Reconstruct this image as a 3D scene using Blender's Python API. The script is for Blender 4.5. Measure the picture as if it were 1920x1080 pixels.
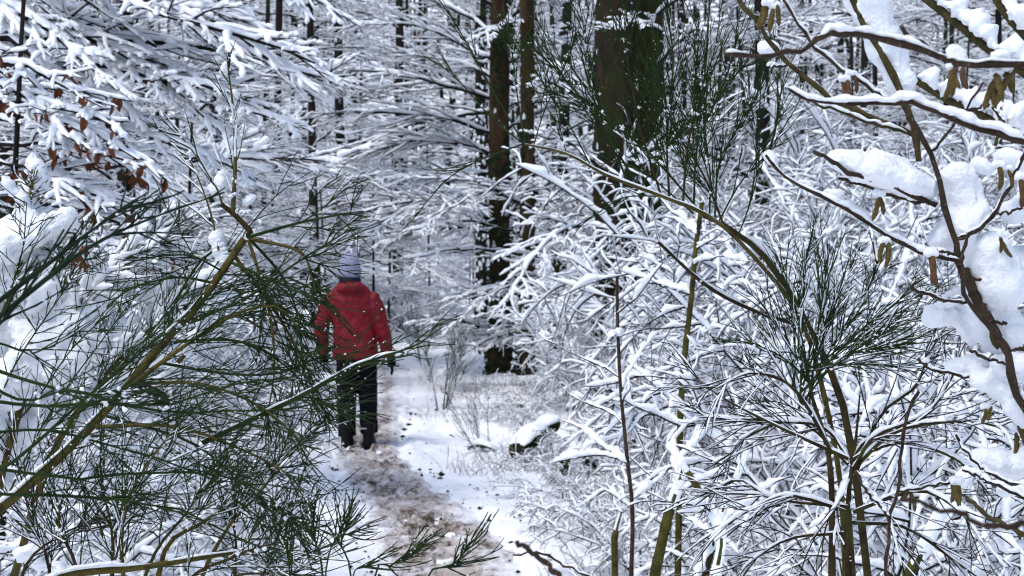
import bpy, math, random
import numpy as np

# ------------------------------------------------------------------ camera, sky, sun, exposure
scene = bpy.context.scene
for o in list(bpy.data.objects):
    bpy.data.objects.remove(o)
COL = scene.collection
LENS, SENSOR = 50.0, 36.0
FPX = 1920 * LENS / SENSOR                    # focal length in photograph pixels
CAM = np.array((0.0, 0.0, 1.6))
PITCH = math.atan(50 / FPX)                   # looking slightly down
cam_d = bpy.data.cameras.new('camera')
cam_d.lens, cam_d.sensor_width = LENS, SENSOR
cam_d.clip_start, cam_d.clip_end = 0.05, 1500
cam_d.dof.use_dof = True
cam_d.dof.focus_distance = 2.5
cam_d.dof.aperture_fstop = 13.0
cam = bpy.data.objects.new('camera', cam_d)
COL.objects.link(cam)
cam.location = CAM
cam.rotation_euler = (math.pi / 2 - PITCH, 0, 0)
scene.camera = cam

SUN_EL, SUN_AZ = math.radians(60), math.radians(-135)      # azimuth from +Y towards +X
world = bpy.data.worlds.new('World')
scene.world = world
world.use_nodes = True
nt = world.node_tree
bg = nt.nodes['Background']
sky = nt.nodes.new('ShaderNodeTexSky')
sky.sky_type = 'NISHITA'
sky.sun_disc = False
sky.sun_elevation = SUN_EL
sky.sun_rotation = SUN_AZ
sky.air_density = 1.0
sky.dust_density = 1.0
sky.ozone_density = 2.5
nt.links.new(sky.outputs[0], bg.inputs[0])
bg.inputs[1].default_value = 0.095
sun_d = bpy.data.lights.new('sun', 'SUN')
sun_d.energy = 1.5
sun_d.angle = math.radians(25)
sun_d.color = (1.0, 0.965, 0.945)
sun = bpy.data.objects.new('sun', sun_d)
COL.objects.link(sun)
sun.rotation_euler = (math.pi / 2 - SUN_EL, 0, math.pi - SUN_AZ)
vs = scene.view_settings
vs.view_transform, vs.look, vs.gamma = 'Standard', 'None', 1.0
vs.use_curve_mapping = False
vs.exposure = 0.86
scene.cycles.use_denoising = True
scene.cycles.max_bounces = 5
scene.cycles.diffuse_bounces = 3
scene.cycles.adaptive_threshold = 0.03
scene.cycles.filter_width = 1.15

# ------------------------------------------------------------------ helpers
RNG = np.random.default_rng(11)
_f = np.array((0, math.cos(PITCH), -math.sin(PITCH)))
_u = np.array((0, math.sin(PITCH), math.cos(PITCH)))
_r = np.array((1.0, 0, 0))
UP = np.array((0, 0, 1.0))


def P(px, py, d):
    """Point of the place that stands d metres in front of the camera, seen at photograph pixel px, py."""
    return CAM + _r * ((px - 960) / FPX * d) - _u * ((py - 540) / FPX * d) + _f * d


def unit(v):
    v = np.asarray(v, float)
    n = np.linalg.norm(v)
    return v / n if n > 1e-9 else np.array((0, 0, 1.0))


def vnoise(p, seed=0):
    p = np.asarray(p, float)
    i = np.floor(p).astype(np.int64)
    f = p - i
    f = f * f * (3 - 2 * f)

    def h(dx, dy, dz):
        n = ((i[..., 0] + dx) * 374761393 + (i[..., 1] + dy) * 668265263 + (i[..., 2] + dz) * 1440662683 + seed * 97531) & 0xffffffff
        n = ((n ^ (n >> 13)) * 1274126177) & 0xffffffff
        n = n ^ (n >> 16)
        return (n & 0xffff) / 65535.0
    x, y, z = f[..., 0], f[..., 1], f[..., 2]
    a = h(0, 0, 0) * (1 - x) + h(1, 0, 0) * x
    b = h(0, 1, 0) * (1 - x) + h(1, 1, 0) * x
    c = h(0, 0, 1) * (1 - x) + h(1, 0, 1) * x
    e = h(0, 1, 1) * (1 - x) + h(1, 1, 1) * x
    return (a * (1 - y) + b * y) * (1 - z) + (c * (1 - y) + e * y) * z


def fbm(p, seed=0, oct=3, gain=0.5):
    s, a, t = 0.0, 1.0, 0.0
    p = np.asarray(p, float)
    for k in range(oct):
        s = s + a * vnoise(p, seed + k)
        t += a
        a *= gain
        p = p * 2.03 + 7.1
    return s / t


def smooth_line(ctrl, n):
    """Catmull-Rom through control points, n samples."""
    c = np.asarray(ctrl, float)
    if len(c) == 2:
        t = np.linspace(0, 1, n)[:, None]
        return c[0] * (1 - t) + c[1] * t
    c = np.vstack([2 * c[0] - c[1], c, 2 * c[-1] - c[-2]])
    seg = len(c) - 3
    u = np.linspace(0, seg - 1e-6, n)
    k = u.astype(int)
    t = (u - k)[:, None]
    p0, p1, p2, p3 = c[k], c[k + 1], c[k + 2], c[k + 3]
    return 0.5 * (2 * p1 + (p2 - p0) * t + (2 * p0 - 5 * p1 + 4 * p2 - p3) * t * t + (3 * p1 - p0 - 3 * p2 + p3) * t ** 3)


def trace(pix, d0, d1=None, n=12):
    """A curve through photograph pixels whose depth runs from d0 to d1 metres."""
    d1 = d0 if d1 is None else d1
    m = len(pix)
    return smooth_line([P(x, y, d0 + (d1 - d0) * k / max(1, m - 1)) for k, (x, y) in enumerate(pix)], n)


def grow(p, d, L, n, bend=(0, 0, 0), jit=0.08, rng=RNG):
    """A twig of n points from p along d; bend pulls it, jit makes it wander."""
    t = np.linspace(0, 1, n - 1)[:, None]
    dirs = np.asarray(d)[None, :] + np.asarray(bend)[None, :] * t + np.cumsum(rng.normal(0, jit, (n - 1, 3)), 0)
    dirs /= np.linalg.norm(dirs, axis=1)[:, None] + 1e-9
    out = np.empty((n, 3))
    out[0] = p
    out[1:] = p + np.cumsum(dirs, 0) * (L / (n - 1))
    return out


def at(pts, t):
    x = t * (len(pts) - 1)
    k = min(int(x), len(pts) - 2)
    f = x - k
    return pts[k] * (1 - f) + pts[k + 1] * f, unit(pts[k + 1] - pts[k])


def frames(Q):
    T = np.gradient(Q, axis=1)
    T /= np.linalg.norm(T, axis=2, keepdims=True) + 1e-9
    mz = np.abs(T[..., 2]).mean(1)
    ref = np.where((mz > 0.88)[:, None], np.array((0, -1.0, 0.05)), UP)[:, None, :]
    S = np.cross(T, np.broadcast_to(ref, T.shape))
    S /= np.linalg.norm(S, axis=2, keepdims=True) + 1e-9
    return T, S, np.cross(S, T)


def ring_quads(B, n, s, base):
    b = np.arange(B)[:, None, None] * (n * s)
    i = np.arange(n - 1)[None, :, None] * s
    j = np.arange(s)[None, None, :]
    j2 = (j + 1) % s
    q = np.stack([b + i + j, b + i + j2, b + i + s + j2, b + i + s + j], -1)
    return q.reshape(-1, 4) + base


def make_mesh(name, V, F, smooth=True):
    me = bpy.data.meshes.new(name)
    V = np.ascontiguousarray(V, np.float32)
    F = np.ascontiguousarray(F, np.int32)
    me.vertices.add(len(V))
    me.vertices.foreach_set('co', V.ravel())
    k = F.shape[1]
    me.loops.add(F.size)
    me.loops.foreach_set('vertex_index', F.ravel())
    me.polygons.add(len(F))
    me.polygons.foreach_set('loop_start', np.arange(0, F.size, k, dtype=np.int32))
    me.update(calc_edges=True)
    if smooth:
        me.polygons.foreach_set('use_smooth', np.ones(len(F), bool))
    return me


class Tubes:
    def __init__(s):
        s.g = {}
        s.extra = []

    def add(s, pts, rad, sides=3):
        s.g.setdefault((len(pts), sides), []).append((pts, rad))

    def raw(s, V, F):
        s.extra.append((np.asarray(V), np.asarray(F)))

    def arrays(s):
        Vs, Fs, base = [], [], 0
        for (n, k), lst in s.g.items():
            Q = np.array([a for a, _ in lst])
            R = np.array([np.broadcast_to(b, (n,)) for _, b in lst])
            T, S, N = frames(Q)
            ph = np.arange(k) * 2 * math.pi / k
            V = Q[:, :, None, :] + R[:, :, None, None] * (np.cos(ph)[None, None, :, None] * S[:, :, None, :] + np.sin(ph)[None, None, :, None] * N[:, :, None, :])
            Vs.append(V.reshape(-1, 3))
            Fs.append(ring_quads(len(lst), n, k, base))
            base += len(lst) * n * k
        for V, F in s.extra:
            Vs.append(V)
            Fs.append(F + base)
            base += len(V)
        return Vs, Fs

    def mesh(s, name, origin=(0, 0, 0), smooth=True):
        Vs, Fs = s.arrays()
        if not Vs:
            return None
        return make_mesh(name, np.concatenate(Vs) - np.asarray(origin), np.concatenate(Fs), smooth)


class Snow:
    """Snow lying along twigs: lumpy caps on their upper side, thinner the steeper the twig."""
    def __init__(s, sides=6, res=2, lump=0.5, gap=0.25, seed=1, freq=None):
        s.g, s.extra = {}, []
        s.sides, s.res, s.lump, s.gap, s.seed, s.freq = sides, res, lump, gap, seed, freq

    def add(s, pts, rad, th):
        n = len(pts)
        s.g.setdefault(n, []).append((pts, np.broadcast_to(rad, (n,)), np.broadcast_to(th, (n,))))

    def raw(s, V, F):
        s.extra.append((np.asarray(V), np.asarray(F)))

    def mesh(s, name, origin=(0, 0, 0)):
        Vs, Fs, base = [], [], 0
        k = s.sides
        for n, lst in s.g.items():
            Q = np.array([a for a, _, _ in lst])
            R = np.array([b for _, b, _ in lst])
            H = np.array([c for _, _, c in lst])
            m = (n - 1) * s.res + 1
            u = np.linspace(0, n - 1 - 1e-6, m)
            i = u.astype(int)
            f = (u - i)
            Q = Q[:, i] * (1 - f)[None, :, None] + Q[:, i + 1] * f[None, :, None]
            R = R[:, i] * (1 - f) + R[:, i + 1] * f
            H = H[:, i] * (1 - f) + H[:, i + 1] * f
            T, S, N = frames(Q)
            hz = np.clip((np.sqrt(np.clip(1 - T[..., 2] ** 2, 0, 1)) - 0.22) / 0.55, 0, 1)
            fr = s.freq or 0.9 / max(1e-4, float(H.mean()))
            g = vnoise(Q * fr * 0.22, s.seed + 5)
            g = np.clip((g - s.gap) / 0.25, 0.0, 1)
            lum = 1 + s.lump * 2 * (vnoise(Q * fr * 0.8, s.seed) - 0.5)
            h = H * hz * g * lum
            tt = np.linspace(0, 1, m)
            end = np.minimum(1, np.minimum(tt * 14 + 0.1, (1 - tt) * 9 + 0.05)) ** 0.6
            h = h * end
            w = np.where(h > 0.0006, R * 1.05 + 0.52 * h, R * 0.5)
            c = R * 0.75 + h * 0.38
            ph = np.arange(k) * 2 * math.pi / k + 0.3
            cs, sn = np.cos(ph), np.sin(ph)
            up = np.where(sn > 0, 0.62, 0.34)
            V = (Q[:, :, None, :] + S[:, :, None, :] * (cs[None, None, :, None] * w[:, :, None, None])
                 + N[:, :, None, :] * ((sn * up)[None, None, :] * np.maximum(h, R * 0.2)[:, :, None] + c[:, :, None])[..., None])
            jit = (vnoise(V * fr * 1.7, s.seed + 9) - 0.5)[..., None] * (h * s.lump * 0.9)[:, :, None, None]
            ctr = (Q + N * c[..., None])[:, :, None, :]
            dv = V - ctr
            dv = dv / (np.linalg.norm(dv, axis=3, keepdims=True) + 1e-9)
            V = V + dv * jit
            # drop rows of nothing: keep geometry only where some snow lies
            keep = h.max(1) > 0.0008
            V = V[keep]
            if len(V) == 0:
                continue
            Vs.append(V.reshape(-1, 3))
            Fs.append(ring_quads(len(V), m, k, base))
            base += V.size // 3
        for V, F in s.extra:
            Vs.append(V)
            Fs.append(F + base)
            base += len(V)
        if not Vs:
            return None
        return make_mesh(name, np.concatenate(Vs) - np.asarray(origin), np.concatenate(Fs))


def blob(pts, rad, sides=18, n=None, flat=0.75, amp=0.3, seed=3, fine=0.06):
    """A heap of snow along a curve, lumpy, rounded at both ends. Returns V, F."""
    pts = np.asarray(pts, float)
    L = np.linalg.norm(np.diff(pts, axis=0), axis=1).sum()
    rad = np.asarray(rad, float)
    rm = rad.max()
    n = n or int(np.clip((L + 2 * rm) / rm * 13, 20, 84))
    t = np.linspace(0, 1, len(pts))
    Q = smooth_line(pts, n) if len(pts) > 1 else np.repeat(pts, n, 0)
    R = np.interp(np.linspace(0, 1, n), np.linspace(0, 1, len(rad)), rad)
    T = unit(Q[-1] - Q[0])
    # extend by the end radii so that the heap is round there
    tt = np.linspace(0, 1, n)
    endw = min(0.5, rm / (L + 2 * rm))
    prof = np.sqrt(np.clip(1 - np.clip((endw - tt) / endw, 0, 1) ** 2, 0.0, 1)) * np.sqrt(np.clip(1 - np.clip((tt - 1 + endw) / endw, 0, 1) ** 2, 0.0, 1))
    Q = Q + T * (((tt - 0.5) * 2) * R * 0.8)[:, None]
    R = R * np.maximum(prof, 0.02)
    TT, S, N = frames(Q[None])
    ph = np.arange(sides) * 2 * math.pi / sides
    off = np.cos(ph)[None, :, None] * S[0][:, None, :] + np.sin(ph)[None, :, None] * N[0][:, None, :] * np.where(np.sin(ph) > 0, 1.0, flat)[None, :, None]
    V = Q[:, None, :] + R[:, None, None] * off
    nn = (fbm(V / rm * 0.9, seed, 4, 0.6) - 0.5) * 2.4 * amp + (fbm(V / rm * 6, seed + 4, 3, 0.75) - 0.5) * fine * 4
    V = V + off * (R[:, None] * nn)[..., None]
    return V.reshape(-1, 3), ring_quads(1, n, sides, 0)


ICO_V = np.array([(0, 0, 1), (.894, 0, .447), (.276, .851, .447), (-.724, .526, .447), (-.724, -.526, .447), (.276, -.851, .447),
                  (.724, .526, -.447), (-.276, .851, -.447), (-.894, 0, -.447), (-.276, -.851, -.447), (.724, -.526, -.447), (0, 0, -1)])
OCT_V = np.array([(1, 0, 0), (0, 1, 0), (-1, 0, 0), (0, -1, 0), (0, 0, 1), (0, 0, -1)], float)
OCT_F = np.array([(0, 1, 4), (1, 2, 4), (2, 3, 4), (3, 0, 4), (1, 0, 5), (2, 1, 5), (3, 2, 5), (0, 3, 5)])


def crumbs(points, sizes, flat=0.8, rng=RNG):
    """Small crumbs of snow as a single triangle mesh."""
    n = len(points)
    V = OCT_V[None] * np.asarray(sizes)[:, None, None] * np.array((1, 1, flat)) * rng.uniform(0.6, 1.4, (n, 6, 1)) + np.asarray(points)[:, None, :]
    F = OCT_F[None] + (np.arange(n) * 6)[:, None, None]
    return V.reshape(-1, 3), F.reshape(-1, 3)


def mk(name, me, mat, parent=None, **props):
    o = bpy.data.objects.new(name, me)
    COL.objects.link(o)
    if me is not None and mat is not None and not me.materials:
        me.materials.append(mat)
    if parent is not None:
        o.parent = parent
    for k, v in props.items():
        o[k] = v
    return o


def thing(name, label, cat, loc=(0, 0, 0), group=None):
    o = bpy.data.objects.new(name, None)
    COL.objects.link(o)
    o.empty_display_size = 0.1
    o.location = loc
    o['label'], o['category'] = label, cat
    if group:
        o['group'] = group
    return o


def copy_thing(src, label, group=None, loc=None, rotz=0.0, scale=1.0):
    r = src.copy()
    COL.objects.link(r)
    for ch in src.children:
        c = ch.copy()
        COL.objects.link(c)
        c.parent = r
        for g in ch.children:
            d = g.copy()
            COL.objects.link(d)
            d.parent = c
    if loc is not None:
        r.location = loc
    r.rotation_euler = (0, 0, rotz)
    r.scale = (scale,) * 3
    r['label'] = label
    if group:
        r['group'] = group
    return r


# ------------------------------------------------------------------ materials
def material(name, c1, c2, scale=8.0, rough=0.8, bump=0.0, bscale=60.0, c3=None, c3_scale=3.0, c3_lo=0.55, c3_hi=0.65, stretch=None, spec=0.06, detail=4):
    m = bpy.data.materials.new(name)
    m.use_nodes = True
    t = m.node_tree
    b = t.nodes['Principled BSDF']
    b.inputs['Roughness'].default_value = rough
    b.inputs['Specular IOR Level'].default_value = spec
    tc = t.nodes.new('ShaderNodeTexCoord')
    vec = tc.outputs['Object']
    if stretch:
        mp = t.nodes.new('ShaderNodeMapping')
        mp.inputs['Scale'].default_value = stretch
        t.links.new(vec, mp.inputs[0])
        vec = mp.outputs[0]
    n = t.nodes.new('ShaderNodeTexNoise')
    n.inputs['Scale'].default_value = scale
    n.inputs['Detail'].default_value = detail
    t.links.new(vec, n.inputs['Vector'])
    r = t.nodes.new('ShaderNodeValToRGB')
    r.color_ramp.elements[0].position = 0.3
    r.color_ramp.elements[1].position = 0.7
    r.color_ramp.elements[0].color = (*c1, 1)
    r.color_ramp.elements[1].color = (*c2, 1)
    t.links.new(n.outputs[0], r.inputs[0])
    col = r.outputs[0]
    if c3:
        n3 = t.nodes.new('ShaderNodeTexNoise')
        n3.inputs['Scale'].default_value = c3_scale
        n3.inputs['Detail'].default_value = 5
        t.links.new(tc.outputs['Object'], n3.inputs['Vector'])
        r3 = t.nodes.new('ShaderNodeValToRGB')
        r3.color_ramp.elements[0].position = c3_lo
        r3.color_ramp.elements[1].position = c3_hi
        t.links.new(n3.outputs[0], r3.inputs[0])
        mx = t.nodes.new('ShaderNodeMixRGB')
        t.links.new(r3.outputs[0], mx.inputs[0])
        t.links.new(col, mx.inputs[1])
        mx.inputs[2].default_value = (*c3, 1)
        col = mx.outputs[0]
    t.links.new(col, b.inputs['Base Color'])
    if bump:
        nb = t.nodes.new('ShaderNodeTexNoise')
        nb.inputs['Scale'].default_value = bscale
        nb.inputs['Detail'].default_value = 4
        t.links.new(vec, nb.inputs['Vector'])
        bp = t.nodes.new('ShaderNodeBump')
        bp.inputs['Strength'].default_value = bump
        bp.inputs['Distance'].default_value = 0.02
        t.links.new(nb.outputs[0], bp.inputs['Height'])
        t.links.new(bp.outputs[0], b.inputs['Normal'])
    return m


M = {}


def paint_slope_shade(m):
    """Up on the wooded slope the snow lies thin: dark litter and brush between white patches."""
    t = m.node_tree
    b = t.nodes['Principled BSDF']
    src = b.inputs['Base Color'].links[0].from_socket
    tc = t.nodes.new('ShaderNodeTexCoord')
    sp = t.nodes.new('ShaderNodeSeparateXYZ')
    t.links.new(tc.outputs['Object'], sp.inputs[0])
    n = t.nodes.new('ShaderNodeTexNoise')
    n.inputs['Scale'].default_value = 0.9
    n.inputs['Detail'].default_value = 8
    t.links.new(tc.outputs['Object'], n.inputs['Vector'])
    mr = t.nodes.new('ShaderNodeMapRange')
    mr.inputs[1].default_value, mr.inputs[2].default_value = 36.0, 60.0
    mr.inputs[3].default_value, mr.inputs[4].default_value = -0.6, 0.02
    t.links.new(sp.outputs[1], mr.inputs[0])
    ad = t.nodes.new('ShaderNodeMath')
    t.links.new(n.outputs[0], ad.inputs[0])
    t.links.new(mr.outputs[0], ad.inputs[1])
    rp = t.nodes.new('ShaderNodeValToRGB')
    rp.color_ramp.elements[0].position, rp.color_ramp.elements[1].position = 0.5, 0.62
    t.links.new(ad.outputs[0], rp.inputs[0])
    mx = t.nodes.new('ShaderNodeMixRGB')
    t.links.new(rp.outputs[0], mx.inputs[0])
    t.links.new(src, mx.inputs[1])
    mx.inputs[2].default_value = (0.050, 0.047, 0.050, 1)  # painted shade: dark grey in place of snow white up the slope
    t.links.new(mx.outputs[0], b.inputs['Base Color'])



def let_light_through(m, fac):
    t = m.node_tree
    out = t.nodes['Material Output']
    b = t.nodes['Principled BSDF']
    tr = t.nodes.new('ShaderNodeBsdfTranslucent')
    tr.inputs[0].default_value = (0.90, 0.92, 0.95, 1)
    mx = t.nodes.new('ShaderNodeMixShader')
    mx.inputs[0].default_value = fac
    t.links.new(b.outputs[0], mx.inputs[1])
    t.links.new(tr.outputs[0], mx.inputs[2])
    t.links.new(mx.outputs[0], out.inputs['Surface'])


M['snow'] = material('snow', (0.86, 0.875, 0.90), (0.91, 0.92, 0.94), 5, 0.65, 0.35, 45, spec=0.2)
M['snow_near'] = material('snow_near', (0.88, 0.89, 0.91), (0.92, 0.93, 0.945), 9, 0.6, 0.3, 170, spec=0.2)
let_light_through(M['snow_near'], 0.1)
M['snow_ground'] = material('snow_ground', (0.86, 0.875, 0.90), (0.91, 0.92, 0.94), 5, 0.65, 0.45, 45, spec=0.2)
M['snow_ground'].node_tree.nodes['Principled BSDF'].inputs['Roughness'].default_value = 0.7
paint_slope_shade(M['snow_ground'])
M['twig'] = material('twig', (0.010, 0.008, 0.008), (0.026, 0.021, 0.018), 25, 0.8)
M['bark'] = material('bark', (0.009, 0.008, 0.008), (0.028, 0.022, 0.018), 7, 0.9, 0.9, 16, c3=(0.026, 0.036, 0.012), c3_scale=2.2, c3_lo=0.5, c3_hi=0.66, stretch=(1, 1, 0.3))
M['bark_moss'] = material('bark_moss', (0.009, 0.007, 0.005), (0.042, 0.031, 0.020), 6, 0.9, 1.0, 12, c3=(0.030, 0.031, 0.011), c3_scale=1.6, c3_lo=0.50, c3_hi=0.66, stretch=(1, 1, 0.35))
M['bark_green'] = material('bark_green', (0.016, 0.014, 0.007), (0.050, 0.044, 0.018), 6, 0.9, 1.0, 12, c3=(0.034, 0.038, 0.011), c3_scale=1.2, c3_lo=0.42, c3_hi=0.6, stretch=(1, 1, 0.35))
M['bark_warm'] = material('bark_warm', (0.022, 0.014, 0.009), (0.075, 0.045, 0.024), 6, 0.9, 0.9, 14, c3=(0.02, 0.022, 0.01), c3_scale=2.5, c3_lo=0.5, c3_hi=0.62, stretch=(1, 1, 0.25))
M['broom'] = material('broom', (0.010, 0.021, 0.007), (0.030, 0.050, 0.014), 18, 0.6)
M['broom_dark'] = material('broom_dark', (0.008, 0.016, 0.009), (0.018, 0.030, 0.014), 18, 0.65)
M['broom_dry'] = material('broom_dry', (0.014, 0.013, 0.010), (0.032, 0.027, 0.017), 22, 0.75)
M['broom_stem'] = material('broom_stem', (0.055, 0.045, 0.012), (0.115, 0.090, 0.026), 30, 0.75, 0.5, 180, c3=(0.045, 0.032, 0.016), c3_scale=40, c3_lo=0.56, c3_hi=0.66)
M['broom_wood'] = material('broom_wood', (0.022, 0.016, 0.009), (0.06, 0.043, 0.018), 35, 0.8, 0.5, 180, c3=(0.05, 0.055, 0.015), c3_scale=14)
M['hazel'] = material('hazel', (0.022, 0.015, 0.011), (0.058, 0.039, 0.026), 40, 0.6, 0.3, 250, c3=(0.13, 0.095, 0.06), c3_scale=220, c3_lo=0.62, c3_hi=0.68)
M['hazel_green'] = material('hazel_green', (0.035, 0.030, 0.012), (0.085, 0.068, 0.026), 40, 0.65, 0.4, 250, c3=(0.04, 0.028, 0.015), c3_scale=60)
M['catkin'] = material('catkin', (0.085, 0.062, 0.02), (0.17, 0.125, 0.045), 300, 0.8, 0.6, 500)
M['catkin_red'] = material('catkin_red', (0.085, 0.045, 0.025), (0.17, 0.095, 0.05), 300, 0.8, 0.6, 500)
M['moss_stem'] = material('moss_stem', (0.035, 0.035, 0.009), (0.095, 0.085, 0.02), 30, 0.85, 0.5, 120, c3=(0.03, 0.024, 0.014), c3_scale=14)
M['beech_leaf'] = material('beech_leaf', (0.085, 0.031, 0.015), (0.18, 0.065, 0.03), 25, 0.6)
M['ivy'] = material('ivy', (0.008, 0.016, 0.007), (0.025, 0.045, 0.016), 20, 0.45)
M['moss_log'] = material('moss_log', (0.010, 0.014, 0.007), (0.03, 0.032, 0.014), 20, 0.9, 0.8, 60)
M['dry_grass'] = material('dry_grass', (0.16, 0.12, 0.07), (0.34, 0.27, 0.17), 20, 0.8)
M['dead_leaf'] = material('dead_leaf', (0.14, 0.065, 0.03), (0.25, 0.13, 0.06), 60, 0.7)
M['black_leaf'] = material('black_leaf', (0.006, 0.004, 0.004), (0.016, 0.008, 0.006), 60, 0.4)
M['red'] = material('red_jacket', (0.14, 0.001, 0.007), (0.21, 0.002, 0.011), 6, 0.6, 0.5, 25, spec=0.3)
M['black'] = material('black_cloth', (0.004, 0.004, 0.005), (0.009, 0.009, 0.010), 12, 0.8, 0.4, 30)
M['boot'] = material('boot', (0.007, 0.007, 0.008), (0.014, 0.013, 0.013), 20, 0.55)
M['hat'] = material('hat', (0.25, 0.255, 0.36), (0.32, 0.325, 0.44), 40, 0.95, 0.5, 120, spec=0.1)
M['scarf'] = material('scarf', (0.012, 0.016, 0.026), (0.03, 0.035, 0.05), 40, 0.95, 0.5, 120)
M['skin'] = material('skin', (0.42, 0.25, 0.18), (0.48, 0.30, 0.22), 12, 0.5)
M['trim'] = material('trim', (0.35, 0.36, 0.40), (0.45, 0.46, 0.5), 30, 0.4)

# ------------------------------------------------------------------ ground and path
PATH_Y = np.array((0.0, 5.0, 7.2, 9.0, 10.5, 12.3, 15.0, 20.0, 30.0, 40.0, 60.0, 90.0, 200.0))
PATH_X = np.array((0.55, -0.02, -0.29, -0.60, -0.95, -1.29, -1.34, -1.75, -3.0, -5.2, -10.0, -16.0, -40.0))
PATH_W = np.array((0.42, 0.42, 0.41, 0.37, 0.34, 0.30, 0.27, 0.36, 0.35, 0.35, 0.35, 0.3, 0.3))      # half width


def gz(x, y):
    x, y = np.asarray(x, float), np.asarray(y, float)
    far = np.clip(y - 40, 0, None)
    z = 0.0056 * far ** 1.95 / (1 + 0.004 * far)
    z = np.minimum(z, 34)
    p = np.stack([x, y, np.zeros_like(x)], -1)
    z = z + (fbm(p * 0.35, 3) - 0.5) * 0.16
    off = np.abs(x - np.interp(y, PATH_Y, PATH_X)) / np.interp(y, PATH_Y, PATH_W)
    inn = np.clip((1.35 - off) / 0.6, 0, 1)
    inn = inn * inn * (3 - 2 * inn)
    lump = (fbm(p * 2.2, 8, 4, 0.6) - 0.5) * 0.15
    return z + lump * (1 - 0.75 * inn) - 0.045 * inn


def gz1(x, y):
    return float(gz(np.array([x]), np.array([y]))[0])


def axis_coords(dense0, dense1, step, lo, hi, growth=1.16):
    c = list(np.arange(dense0, dense1, step))
    s = step
    while c[-1] < hi:
        s *= growth
        c.append(c[-1] + s)
    s = step
    while c[0] > lo:
        s *= growth
        c.insert(0, c[0] - s)
    return np.array(c)


gx = axis_coords(-3.4, 3.2, 0.035, -420, 420)
gy = axis_coords(6.6, 17, 0.05, -30, 700, 1.10)
X, Y = np.meshgrid(gx, gy)
Z = gz(X, Y)
pn = np.stack([X, Y, np.zeros_like(X)], -1)
Z = Z + (fbm(pn * 8, 21, 4, 0.6) - 0.5) * 0.07 * (Y < 30)
hole = np.clip(vnoise(pn * 5.5, 40) - 0.78, 0, 1) * 0.28
Z = Z - hole * (Y < 30)
V = np.stack([X, Y, Z], -1).reshape(-1, 3)
nx, ny = len(gx), len(gy)
ii = (np.arange(ny - 1)[:, None] * nx + np.arange(nx - 1)[None, :])
F = np.stack([ii, ii + 1, ii + nx + 1, ii + nx], -1).reshape(-1, 4)
ground = mk('ground', make_mesh('ground', V, F), M['snow_ground'], kind='structure', label='uneven snow covered forest floor')

# path: trampled strip with footprints and bare brown patches
py_ = np.concatenate([np.arange(5.5, 18, 0.035), np.arange(18, 34, 0.15), np.arange(34, 58, 0.4)])
us = np.linspace(-1.25, 1.25, 50)
PY, US = np.meshgrid(py_, us, indexing='ij')
PX = np.interp(PY, PATH_Y, PATH_X) + US * np.interp(PY, PATH_Y, PATH_W)
pp = np.stack([PX, PY, np.zeros_like(PX)], -1)
PZ = gz(PX, PY) + 0.030 + (fbm(pp * 11, 31, 4, 0.6) - 0.5) * 0.045 - np.clip(np.abs(US) - 0.8, 0, 1) * 0.20
rng = np.random.default_rng(5)
for k in range(70):
    fy = rng.uniform(6, 18)
    fx = np.interp(fy, PATH_Y, PATH_X) + rng.uniform(-0.3, 0.3)
    a = rng.normal(0, 0.25) + 0.1
    dx, dy = PX - fx, PY - fy
    lx, ly = dx * math.cos(a) - dy * math.sin(a), dx * math.sin(a) + dy * math.cos(a)
    e = (lx / 0.055) ** 2 + (ly / 0.14) ** 2
    PZ -= 0.042 * np.exp(-e ** 3) - 0.014 * np.exp(-(np.sqrt(e) - 1.45) ** 2 * 9)
V = np.stack([PX, PY, PZ], -1).reshape(-1, 3)
n0, n1 = PX.shape
ii = (np.arange(n0 - 1)[:, None] * n1 + np.arange(n1 - 1)[None, :])
F = np.stack([ii, ii + 1, ii + n1 + 1, ii + n1], -1).reshape(-1, 4)
me = make_mesh('path', V, F)
at_e = me.attributes.new('edge', 'FLOAT', 'POINT')
at_e.data.foreach_set('value', (np.abs(US) + np.clip((PY - 12.6) / 6, 0, 0.62)).ravel().astype(np.float32))
pm = bpy.data.materials.new('trampled_path')
pm.use_nodes = True
t = pm.node_tree
b = t.nodes['Principled BSDF']
b.inputs['Roughness'].default_value = 0.85
b.inputs['Specular IOR Level'].default_value = 0.2
tc = t.nodes.new('ShaderNodeTexCoord')
mp = t.nodes.new('ShaderNodeMapping')
mp.inputs['Scale'].default_value = (1, 0.6, 1)
t.links.new(tc.outputs['Object'], mp.inputs[0])


def _noise(scale, detail=6, rough=0.6):
    n = t.nodes.new('ShaderNodeTexNoise')
    n.inputs['Scale'].default_value = scale
    n.inputs['Detail'].default_value = detail
    n.inputs['Roughness'].default_value = rough
    t.links.new(mp.outputs[0], n.inputs['Vector'])
    return n.outputs[0]


def _math(op, a, b_, clamp=False):
    n = t.nodes.new('ShaderNodeMath')
    n.operation = op
    n.use_clamp = clamp
    for k, v in ((0, a), (1, b_)):
        if isinstance(v, (int, float)):
            n.inputs[k].default_value = v
        else:
            t.links.new(v, n.inputs[k])
    return n.outputs[0]


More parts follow.
